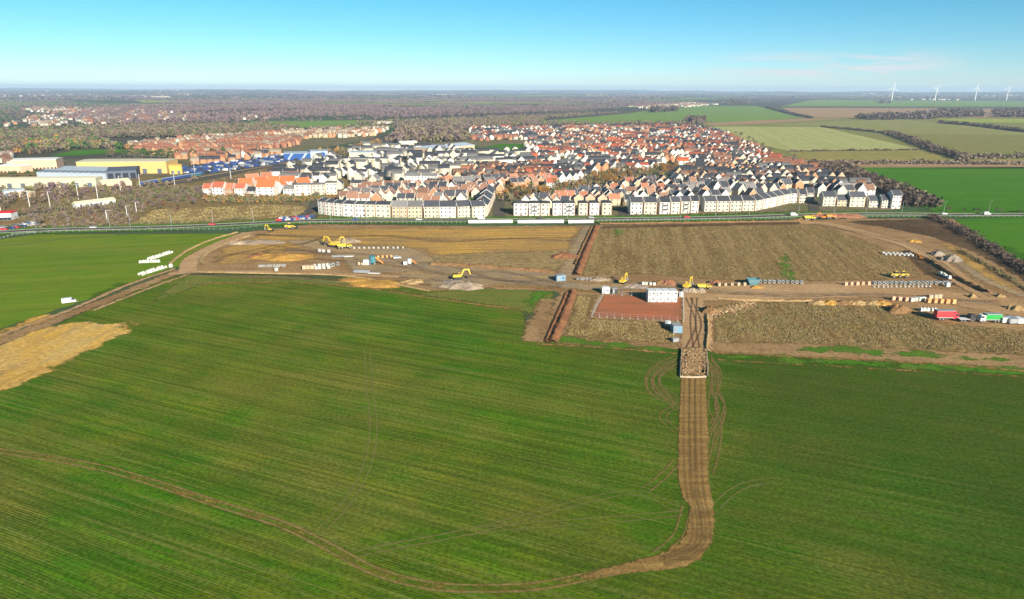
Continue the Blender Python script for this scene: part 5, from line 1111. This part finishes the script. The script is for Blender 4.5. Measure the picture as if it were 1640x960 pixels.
skip(1205, 456, .1, TL, 'teal skip left of the pale pipe row', 1.7)
# blue and white plant in the left yard
def plant(px, py, label, m, s):
    p = at(px, py); r = empty('mixing_plant', (p.x, p.y, Z0), .1); r.scale = (s, s, s)
    MB().tube((0, 0, 1), (0, 0, 3.2), 1.1, 1.1, m, 14).tube((0, 0, .2), (0, 0, 1), .3, 1.1, m, 14).obj('hopper', r)
    MB().box((-2.2, 0, 1.0), (2, 1.8, 1.6), WH).obj('engine_box', r)
    mb = MB()
    for x in (-.8, .8):
        for y in (-.8, .8): mb.tube((x, y, 0), (x, y, 1.5), .08, .08, GY, 6)
    mb.obj('leg', r); MB().prism([(1, 2.6), (3.6, .4), (3.8, .6), (1.2, 2.9)], -.4, .4, ORP).obj('conveyor', r); return tag(r, label, 'plant')
plant(597, 425, 'cyan mixing plant with white engine box in the left yard', TL, 1.5)
plant(656, 425, 'white and black plant with orange chute right of the cyan one', WH, 1.0)
vehicle(636, 415, .3, WH, 'small white pickup on the grey yard', 'car')
def bundle(px, py, rz, n, L, m, label):
    p = at(px, py); r = empty('pipe_bundle', (p.x, p.y, Z0), rz)
    for i in range(n): MB().tube((-L / 2 + random.uniform(-.5, .5), i * .45, .2), (L / 2 + random.uniform(-.5, .5), i * .45, .2), .2, .2, m, 8).obj('tube', r)
    return tag(r, label, 'pipe bundle')
bundle(540, 413, .1, 8, 6, GY, 'grey bundle of tubes lying below the excavators')
bundle(558, 413, .15, 6, 5, CON, 'pale bundle of tubes right of the grey one')
bundle(577, 438, -.1, 9, 8, SIL, 'silver blue bundle of tubes at the front of the yard')
bundle(598, 440, -.1, 4, 6, CON, 'pale tube bundle right of the silver one')
# vehicles
vehicle(111, 486, .55, WH, 'white van parked beside the haul track in the green field', 'van', z=.26)
bundle(120, 485, .5, 2, 1.5, GY, 'small grey tube pair behind the white van')
lr, lp = lorry(1514, 513, .0, RD, 'lorry with white deck under the red container'); cabin(0, 0, 0, (7.6, 2.5, 2.8), RD, 'bright red container loaded on the lorry at right', name='container', cat='container', z=Z0 + 1.22, xy=(lp.x - .8, lp.y), nw=0, door=False)
lr, lp = lorry(1584, 516.5, math.pi, WH, 'white flatbed lorry under the green box'); cabin(0, 0, 0, (6.4, 2.5, 2.2), GN, 'green box loaded on the white lorry', name='container', cat='container', z=Z0 + 1.22, xy=(lp.x + .9, lp.y), nw=0, door=False)
lorry(1545, 515.5, 0, BK, 'empty dark flatbed lorry between the red and green loads', L=6)
for i, (px_, py_, k, m) in enumerate(((1612, 518, 'van', WH), (1624, 519.5, 'van', SIL), (1637, 519.5, 'van', WH), (1618, 513, 'car', SIL), (1631, 514, 'car', WH))):
    vehicle(px_, py_, .05, m, '%s %s, %s in the parking cluster at far right' % ('white' if m is WH else 'silver', k, ('front left', 'front middle', 'front right', 'rear left', 'rear right')[i]), k)
for i, (px_, py_, k, m, lb) in enumerate(((771, 352.5, 'van', WH, 'white van on the main road before the terraces'), (671, 353.8, 'car', WH, 'white car on the road before the crescent'), (947, 351, 'car', SIL, 'silver car on the road before the cream blocks'), (1271, 346.5, 'van', WH, 'white van on the road left of the red heap'),
        (1580, 345, 'van', WH, 'white van on the main road at far right'), (1512, 344.6, 'car', WH, 'white car on the main road right of the hedge'), (570, 353.6, 'car', NV, 'dark blue car on the road under the crescent'), (340, 361.5, 'car', RD, 'red car on the left part of the main road'), (150, 366.5, 'car', WH, 'white car on the far left of the main road'), (865, 352.5, 'car', BK, 'black car on the road before the white blocks'), (1100, 349.8, 'car', RD, 'red car on the road before the cream flats'))):
    vehicle(px_, py_, 0.03, m, lb, k, z=.42)
cm_ = [NV, WH, SIL, RD, BK, NV]; cn_ = {NV.name: 'dark blue', WH.name: 'white', SIL.name: 'silver', RD.name: 'red', BK.name: 'black'}
for i in range(26):
    m = random.choice(cm_); a = i % 13; b = i // 13
    vehicle(452 + a * 4.6 - b * 6, 351.5 + b * 3.2 - a * .25, random.choice([0.1, 1.5]), m, '%s parked car, %s from left, %s line of the roadside car park' % (cn_[m.name], nth(a + 1), ('rear', 'front')[b]), 'car', True, 'cars in the roadside car park', z=.42)
for i in range(18):
    m = random.choice(cm_); vehicle(6 + (i % 9) * 6.5, 366.5 - (i % 9) * 1.0 + (i // 9) * 3.2, .2, m, '%s car at left edge by the road, %s from left, %s line' % (cn_[m.name], nth(i % 9 + 1), ('rear', 'front')[i // 9]), 'car', True, 'cars parked at the left edge', z=.42)
# station car park: small distant vehicles
NP = 0
A0, B0 = at(312, 279), at(520, 250)
dv = (B0 - A0).normalized(); nv = Vector((-dv.y, dv.x, 0)); Lp = (B0 - A0).length
for k in range(7):
    for i in range(34):
        if random.random() < .15: continue
        p = A0 + dv * (i / 34 * Lp) + nv * (k * 11 - 10); m = random.choice([NV, NV, WH, SIL, BK, NV]); NP += 1
        kind = 'van' if random.random() < .45 else 'car'
        o = vehicle(0, 0, math.atan2(nv.y, nv.x) + random.gauss(0, .1), m, '%s %s in row %d of the station car park, bay %s from left' % (cn_[m.name], kind, k + 1, nth(i + 1)), kind, False, 'vehicles in the station car park', xy=(p.x, p.y), z=.3)
        o.scale = (1.3, 1.3, 1.35)
# train
def carriage(a, b, m, label):
    A, B = at(*a), at(*b); v = B - A; L = v.length - .6; c = (A + B) / 2; r = empty('train_carriage', (c.x, c.y, .5), math.atan2(v.y, v.x))
    MB().prism([(-1.4, .8), (1.4, .8), (1.4, 2.6), (1.1, 3.4), (-1.1, 3.4), (-1.4, 2.6)], -L / 2, L / 2, m, Matrix.Rotation(math.pi / 2, 4, 'Z')).obj('body', r)
    MB().prism([(-1.15, 3.42), (1.15, 3.42), (.8, 3.75), (-.8, 3.75)], -L / 2, L / 2, SIL, Matrix.Rotation(math.pi / 2, 4, 'Z')).obj('roof', r)
    MB().box((0, 0, 2.1), (L * .94, 2.86, .75), GLASS).obj('window', r)
    for x in (-L * .35, L * .35): MB().box((x, 0, .4), (2.8, 1.9, .7), BK).obj('bogie', r)
    tag(r, label, 'train carriage', 'carriages of the blue train')
tp = [(226, 298.5), (243, 295.5), (260, 292.7), (276, 290), (291, 287.6), (305, 285.4), (322, 283)]
for i in range(6): carriage(tp[i], tp[i + 1], NV if i < 5 else TL, ('blue carriage with silver roof, %s from the left in the train' if i < 5 else 'lighter blue carriage at the right end of the train, %s in line') % nth(i + 1))
struct(ribbon('railway', [(60, 322), (226, 299.3), (322, 283.8), (420, 268), (560, 244)], 9, M['grey'], .34, step=10))
# masts and lamp posts
def mast(px, py, h, label, arm=2.2, name='railway_mast', cat='mast', group='masts along the railway', z=.1):
    p = at(px, py); r = empty(name, (p.x, p.y, z), random.uniform(-.2, .2)); MB().tube((0, 0, 0), (0, 0, h), .28 if arm > 2 else .16, .2 if arm > 2 else .1, SIL if arm < 2 else WH, 8).obj('pole', r)
    MB().box((arm / 2, 0, h - .2), (arm, .22, .22), SIL).obj('arm', r); MB().box((arm, 0, h - .3), (.8, .4, .2), WH).obj('lamp', r)
    return tag(r, label, cat, group)
for i, (px_, py_, h) in enumerate(((2, 343, 12), (48, 332, 13), (81, 334, 13), (126, 320, 13), (157, 319, 13), (193, 305, 13), (225, 302, 13), (280, 297, 12), (312, 278, 14), (370, 287, 11), (204, 347, 8), (172, 355, 8), (219, 341, 8))):
    mast(px_, py_, h, 'tall pale mast, %s from the left by the railway' % nth(i + 1))
for i in range(26):
    px_ = 30 + i * 62; L = [q for q in RW]; 
    tgt = min(L, key=lambda q: abs((M3.transposed() @ (q - Vector((0, 0, CH)))).x / -(M3.transposed() @ (q - Vector((0, 0, CH)))).z * F + 820 - px_) if q.y > 0 else 1e9)
    r = empty('street_lamp', (tgt.x, tgt.y + 7, .3), -1.57); MB().tube((0, 0, 0), (0, 0, 9), .13, .08, SIL, 8).obj('pole', r); MB().tube((0, 0, 9), (1.6, 0, 9.3), .07, .06, SIL, 6).obj('arm', r); MB().box((1.9, 0, 9.28), (.8, .3, .14), WH).obj('lamp', r)
    tag(r, 'grey street lamp, %s from the left along the main road' % nth(i + 1), 'street lamp', 'lamps along the main road')
# fences
def fence(pts, sp_, h, label, name='post_fence', mesh=False, z=.3, mat=None, foot=True):
    mat = mat or SIL; L = smooth_line([P2(*p) for p in pts], 1.0); c0 = L[0].copy(); r = empty(name, (c0.x, c0.y, z)); acc = 0; last = None; P = []
    for i, p in enumerate(L):
        if i: acc += (p - L[i - 1]).length
        if last is None or acc - last >= sp_: P.append(p - c0); last = acc
    me = MB().box((0, 0, h / 2), (.07 if mesh else .13, .07 if mesh else .13, h), mat).mesh('post'); ft = MB().box((0, 0, .07), (.6, .25, .14), CON).mesh('foot')
    for p in P[:99]:
        link('post', me, r, loc=tuple(p))
        if mesh: link('foot', ft, r, loc=tuple(p), rz=random.uniform(-.3, .3))
    mb = MB()
    for a, b in zip(P[:-1], P[1:]):
        for k in ((.5, .9) if not mesh else (.15, .5, .97)): mb.tube(a + Vector((0, 0, h * k)), b + Vector((0, 0, h * k)), .022 if mesh else .04, .022 if mesh else .04, mat, 4, False)
    mb.obj('rail', r); return tag(r, label, 'fence')
fence([(20, 377), (100, 372.8), (200, 371), (300, 370)], 3.2, 1.5, 'post and rail fence along the top of the green field, left length', mat=SIL)
fence([(300, 370), (370, 369), (420, 364)], 3.2, 1.5, 'short post and rail fence at the right end of the green field', mat=SIL)
fence([(0, 384), (25, 378), (60, 374.5)], 2.5, 1.2, 'pale fence bending round the left corner of the green field', mat=CON)
fence([(480, 360), (600, 359), (745, 359)], 3.0, 2.0, 'light mesh fence before the crescent on the site edge')
fence([(958, 357), (1050, 355.5), (1150, 354.5), (1280, 352)], 2.8, 2.0, 'light mesh fence above the stubble field')
fence([(1380, 349.5), (1500, 349), (1640, 348.5)], 3.2, 1.6, 'pale fence along the main road at the right', mat=SIL)
fence([(966, 474), (1000, 474.5), (1035, 475)], 3.5, 2.0, 'back length of the mesh fence round the red compound', 'mesh_fence', True)
fence([(966, 474), (957, 490), (948, 508)], 2.6, 2.0, 'left length of the mesh fence round the red compound', 'mesh_fence', True)
fence([(948, 508.5), (1000, 511.5), (1050, 514), (1094, 516.5)], 2.8, 2.0, 'front length of the mesh fence round the red compound', 'mesh_fence', True)
fence([(1094, 478), (1094.5, 495), (1095, 516)], 2.8, 2.0, 'right length of the mesh fence round the red compound', 'mesh_fence', True)
for i, (a, b) in enumerate(((750, 821), (829, 903), (910, 951))):
    A, B = at(a, 358.6), at(b, 358.0); v = B - A; c = (A + B) / 2; r = empty('hoarding', (c.x, c.y, .3), math.atan2(v.y, v.x)); n_ = int(v.length // 2.4)
    pm = MB().box((0, 0, 1.15), (v.length / n_ - .05, .08, 2.2), WH).mesh('panel'); pst = MB().box((0, .2, 1.1), (.12, .3, 2.3), GY).mesh('post')
    for k in range(n_): link('panel', pm, r, loc=((k + .5) / n_ * v.length - v.length / 2, 0, 0)); link('post', pst, r, loc=(k / n_ * v.length - v.length / 2, 0, 0))
    tag(r, 'white site hoarding, %s of three lengths before the estate' % ('left', 'middle', 'right')[i], 'hoarding')
# heaps and banks
def smat(n, c1, c2): return gmat(n, c1, c2, fine=1.6, fine_amt=.35, bump=.2, mid=.5, big=.1)
H_ = {'ochre': smat('ochre_heap', (0.40, 0.24, 0.07), (0.28, 0.17, 0.06)), 'grey': smat('stone_heap', (0.26, 0.23, 0.23), (0.18, 0.16, 0.17)), 'red': smat('red_heap', (0.26, 0.125, 0.085), (0.19, 0.10, 0.075)), 'brown': smat('brown_heap', (0.21, 0.13, 0.075), (0.15, 0.095, 0.055)), 'pink': smat('pink_heap', (0.30, 0.255, 0.225), (0.22, 0.18, 0.165)), 'rust': smat('rusty_bank', (0.24, 0.12, 0.07), (0.17, 0.085, 0.055)), 'tan': smat('tan_heap', (0.34, 0.25, 0.15), (0.25, 0.18, 0.10))}
def heap(px, py, rx, ry, h, m, label, rz=0.0, flat=1.6, name='soil_heap', cat='soil heap', z=.2):
    p = at(px, py); n = 26; t = np.linspace(-1.15, 1.15, n); X, Y = np.meshgrid(t, t); rr = np.hypot(X, Y) + .13 * np.sin(3 * np.arctan2(Y, X) + px) + .07 * np.sin(7 * np.arctan2(Y, X) + py)
    Z = np.clip(1 - rr ** flat, -.12, 1) * h + RNG.normal(0, .05 * h + .02, X.shape) * (rr < 1.05) - .02
    Z = Z + h * .16 * (np.sin(X * 5 + px) * np.sin(Y * 6 + py) + .6 * np.sin(X * 11 + py) * np.sin(Y * 9 + px)) * (rr < 1)
    V = np.stack([X * rx * (1 + .1 * np.sin(Y * 4 + px)), Y * ry, Z], -1).reshape(-1, 3); j, i = np.meshgrid(np.arange(n - 1), np.arange(n - 1), indexing='ij'); a = (j * n + i).ravel()
    Q = np.stack([a, a + 1, a + n + 1, a + n], 1); Q = Q[(rr.ravel()[Q] < 1.18).any(1)]
    o = link(name, mesh_np(name, V, Q, [H_[m]], smooth=True), loc=(p.x, p.y, z), rz=rz); return tag(o, label, cat)
heap(604, 455.5, 11, 6.5, .9, 'ochre', 'bright ochre flat topped heap at the front edge of the site', flat=6)
heap(570, 449.5, 8, 3.5, .7, 'ochre', 'long low ochre heap left of the flat topped one', flat=4)
heap(662, 452.5, 5.5, 4, 1.3, 'tan', 'mixed tan and green spoil heap right of the ochre pad')
heap(742, 460, 10, 6, 2.2, 'pink', 'pale grey pink stone heap under the excavator')
heap(726, 452.5, 5, 4, 1.0, 'grey', 'grey heap the excavator stands on')
heap(1098, 467.5, 3.2, 2.2, 1.6, 'grey', 'small grey heap beside the compound gate')
heap(1108, 468, 3.0, 2.2, 1.7, 'pink', 'middle pink gravel heap by the haul road')
heap(1121, 468.5, 3.0, 2.2, 1.6, 'pink', 'right pink gravel heap by the haul road')
heap(1070, 455, 4, 3, 2.0, 'red', 'red heap left of the excavator near the stacked cabins')
heap(1056, 455, 2.4, 2, 1.8, 'brown', 'brown heap left of the red one behind the cabins')
heap(1146, 455, 3, 2.5, 1.8, 'red', 'small red orange heap at the edge of the stubble')
heap(1212, 462, 3.6, 1.8, 1.0, 'ochre', 'low ochre heap in front of the teal skip')
heap(1020, 461, 6, 2.5, 1.4, 'grey', 'long grey green spoil heap behind the stacked cabins')
heap(960, 449, 5, 2.5, 1.3, 'pink', 'pale pink heap right of the soil bank')
heap(1341, 348.5, 22, 5, 2.4, 'red', 'long red heap beside the main road', flat=3)
heap(1283, 353.5, 6, 3, 1.6, 'brown', 'brown heap left of the yellow dump truck at the top')
heap(560, 388, 7, 4, 2.0, 'pink', 'pinkish heap right of the yellow excavators')
heap(420, 389, 14, 6, 1.4, 'pink', 'broad pale heap left of the yellow excavators')
heap(455, 413, 17, 8, 2.0, 'ochre', 'large rusty ochre mound in the left part of the site')
heap(420, 411, 9, 5, 1.8, 'rust', 'reddish mound left of the ochre one')
heap(380, 391, 6, 3, 1.6, 'pink', 'pale stone heap by the track bend')
heap(1500, 409, 4.5, 3, 2.4, 'grey', 'grey heap beside the curving road, upper one')
heap(1524, 418, 6, 4, 3.2, 'grey', 'large grey heap beside the curving road, lower one')
heap(1465, 388, 4, 2.5, 1.2, 'ochre', 'small ochre heap above the curving road')
heap(1625, 496, 4, 3, 1.8, 'tan', 'pale heap at the junction of the roads at right')
heap(1557, 477, 2, 1.6, 1.6, 'tan', 'small pale heap on the road edge at right')
heap(1602, 476, 2.2, 1.8, 1.3, 'tan', 'small tan heap right of the curving road')
for i, (px_, m_) in enumerate(((1310, 'tan'), (1330, 'ochre'), (1350, 'brown'), (1372, 'tan'), (1398, 'tan'), (1412, 'ochre'))): heap(px_, 487.5, 4.2, 2.4, 1.5, m_, '%s low heap, %s from the left along the lower haul road edge' % ({'tan': 'tan', 'ochre': 'ochre', 'brown': 'brown'}[m_], nth(i + 1)))
heap(1438, 499, 6, 4, 2.4, 'brown', 'dark brown mound left of the red container')
heap(1136, 500, 4, 3.5, 2.4, 'brown', 'dark rough mound where the access road meets the stubble')
heap(905, 412, 8, 6, 2.2, 'rust', 'red brown mound left of the grey strip road')
def bank(pts, w_, h, m, label, jag=True, z=.2):
    o = ribbon('soil_bank', pts, w_, H_[m], z, margin=0, step=1.1, prof=[(-1, -.05), (-.6, h * .45), (-.3, h * .85), (0, h), (.4, h * .6), (1, -.05)]); return tag(o, label, 'soil bank')
bank([(956, 363), (942, 395), (930, 425), (924, 441)], 4.6, 1.2, 'rust', 'long rusty soil bank beside the grey strip road')
bank([(948, 363), (934, 393), (920, 425)], 2, .7, 'brown', 'low brown lip along the trench by the strip road')
bank([(918, 467), (905, 500), (892, 530), (884, 549)], 4.2, 1.1, 'rust', 'rusty soil bank running down to the crop field')
bank([(908, 470), (895, 500), (882, 530), (874, 549)], 2.2, .5, 'rust', 'low reddish ridge left of the lower rusty bank')
bank([(690, 424), (760, 428), (830, 433), (892, 438)], 4, 1.6, 'brown', 'broken brown bank along the back of the haul road')
bank([(960, 359.5), (1100, 357.5), (1275, 355.5)], 3, 1.0, 'brown', 'low dark bank along the top of the stubble')
bank([(1452, 404), (1490, 420), (1525, 443), (1580, 470)], 4, 1.6, 'brown', 'brown bank on the lower side of the curving road')
bank([(270, 424), (300, 402), (340, 384.5), (380, 373)], 2.0, .7, 'tan', 'pale ridge on the outer edge of the track bend')
bank([(322, 425), (325, 412), (352, 395), (400, 378)], 2.2, .8, 'tan', 'pale ridge on the inner edge of the track bend')
bank([(1132, 505), (1134, 530), (1131, 562)], 1.6, .8, 'tan', 'pale stony ridge on the right of the access road')
bank([(1150, 479), (1200, 482), (1300, 483)], 2, .7, 'tan', 'pale ridge on the lower edge of the haul road')
bank([(330, 437), (430, 439), (560, 443.5), (690, 467)], 1.6, .5, 'tan', 'thin pale ridge between the haul track and the crop')
# rubble causeway
g_ = [(1091, 562), (1131, 562), (1131, 603), (1090, 604)]; W_ = [P2(*p) for p in g_]
sheet('causeway', [(1090, 558), (1131, 558), (1132, 604.5), (1089, 605.5)], M['soil'], .75, step=1.0, margin=0, relief=lambda X, Y, D: np.where(D < .6, -.7, RNG.normal(0, .08, X.shape)))
mb = MB(); c_ = at(1110, 583)
P = np.array(W_); SR = [smat('stone_a', (0.34, 0.24, 0.15), (0.24, 0.17, 0.11)), smat('stone_b', (0.42, 0.34, 0.25), (0.33, 0.25, 0.18)), smat('stone_c', (0.26, 0.13, 0.08), (0.20, 0.14, 0.09))]
def stone(x, y, z, s, m):
    vs = [Vector((random.gauss(0, 1), random.gauss(0, 1), random.gauss(0, .8))).normalized() * s * random.uniform(.75, 1.15) for _ in range(6)]
    base = [(1, 0, 0), (-1, 0, 0), (0, 1, 0), (0, -1, 0), (0, 0, .7), (0, 0, -.7)]; q = Matrix.Rotation(random.uniform(0, 3), 3, 'Z')
    vs = [q @ Vector(b) * s * random.uniform(.7, 1.2) + Vector((x - c_.x, y - c_.y, z)) for b in base]
    mb.add(vs, [(4, 0, 2), (4, 2, 1), (4, 1, 3), (4, 3, 0), (5, 2, 0), (5, 1, 2), (5, 3, 1), (5, 0, 3)], m)
for i in range(1500):
    x, y = random.uniform(P[:, 0].min(), P[:, 0].max()), random.uniform(P[:, 1].min(), P[:, 1].max())
    if inside(W_, x, y): stone(x, y, .78 + random.uniform(-.05, .15), random.uniform(.1, .36), random.choice(SR))
o = mb.obj('rubble', loc=(c_.x, c_.y, 0)); o['kind'] = 'stuff'; tag(o, 'broken stone and brick rubble covering the end of the access road', 'rubble')
GEO = paint('geotextile', (0.33, 0.26, 0.19), .95)
r = empty('membrane_edging', tuple(at(1110, 600, .2)))
for pts in ([(1092, 560), (1090, 580), (1089, 604)], [(1089, 605), (1110, 606), (1131, 605)], [(1133, 604), (1133, 585), (1131, 562)], [(1128, 600), (1128, 580), (1127, 566)]):
    o = ribbon('fold', pts, .5, GEO, .4, margin=0, step=.5, prof=[(-1, -.4), (-.4, .25), (.1, .38), (.5, .2), (1, -.4)]); o.parent = r; o.matrix_parent_inverse = Matrix.Translation(-r.location)
tag(r, 'pale membrane folds edging the rubble at the road end', 'membrane')
mb = MB(); c_ = at(1150, 495)
for i in range(500):
    t = random.random(); p = at(1136 + t * 70 + random.gauss(0, 3), 505 - t * 18 + random.gauss(0, 3)); stone(p.x, p.y, .3, random.uniform(.15, .6), random.choice(SR))
for i in range(260):
    p = at(1137 + random.gauss(0, 2), 505 + 60 * random.random()); stone(p.x, p.y, .3, random.uniform(.15, .45), random.choice(SR))
o = mb.obj('rubble', loc=(c_.x, c_.y, 0)); o['kind'] = 'stuff'; tag(o, 'scattered stones where the access road turns into the haul road', 'rubble')
# red and white building lower left edge
shed('showroom', (-14, 354), (19, 353), 10, 5, WHT, wall_mat('red_fascia', (0.6, 0.03, 0.03)), 'white building with red fascia at the left edge by the road', 'showroom', .5, doors('window', 2.5, 2, 5, GLASS))
# wind turbines
for i, (px_, hub, bl, ph) in enumerate(((1427.8, 112, 58, .15), (1497, 108, 50, .6), (1561, 112, 52, .1), (1611.5, 104, 46, .35))):
    p = at(px_, 161.3, 0); r = empty('wind_turbine', (p.x, p.y, 0), random.uniform(-.4, .1))
    MB().tube((0, 0, 0), (0, 0, hub), 5.2, 3.2, WH, 14).obj('tower', r); nc = MB().box((0, 1, hub + 1.5), (4.5, 12, 4.6), WH).obj('nacelle', r); MB().tube((0, -7.5, hub + 1.5), (0, -4.5, hub + 1.5), 1.4, 2.3, WH, 12).obj('hub', nc)
    for k in range(3):
        a = ph + k * 2.094; dx, dz = math.sin(a), math.cos(a); qx, qz = dz, -dx
        vs = []
        for t, w2 in ((1.5, 1.0), (8, 2.8), (bl * .5, 1.8), (bl, .5)):
            for s_, yy in ((-.4, -.5), (.6, -.5), (.6, .4), (-.4, .4)): vs.append((dx * t + qx * w2 * s_ * 2.0, -6 + yy, hub + 1.5 + dz * t + qz * w2 * s_ * 2.0))
        fs = [(4 * i_ + j, 4 * i_ + (j + 1) % 4, 4 * i_ + 4 + (j + 1) % 4, 4 * i_ + 4 + j) for i_ in range(3) for j in range(4)] + [(3, 2, 1, 0), (12, 13, 14, 15)]
        MB().add(vs, fs, WH).obj('blade', r)
    tag(r, 'white wind turbine on the horizon, %s of four from the left' % ('1st', '2nd', '3rd', '4th')[i], 'wind turbine', 'wind turbines on the horizon')
print('TREES', NTREE[0], 'carpark', NP)
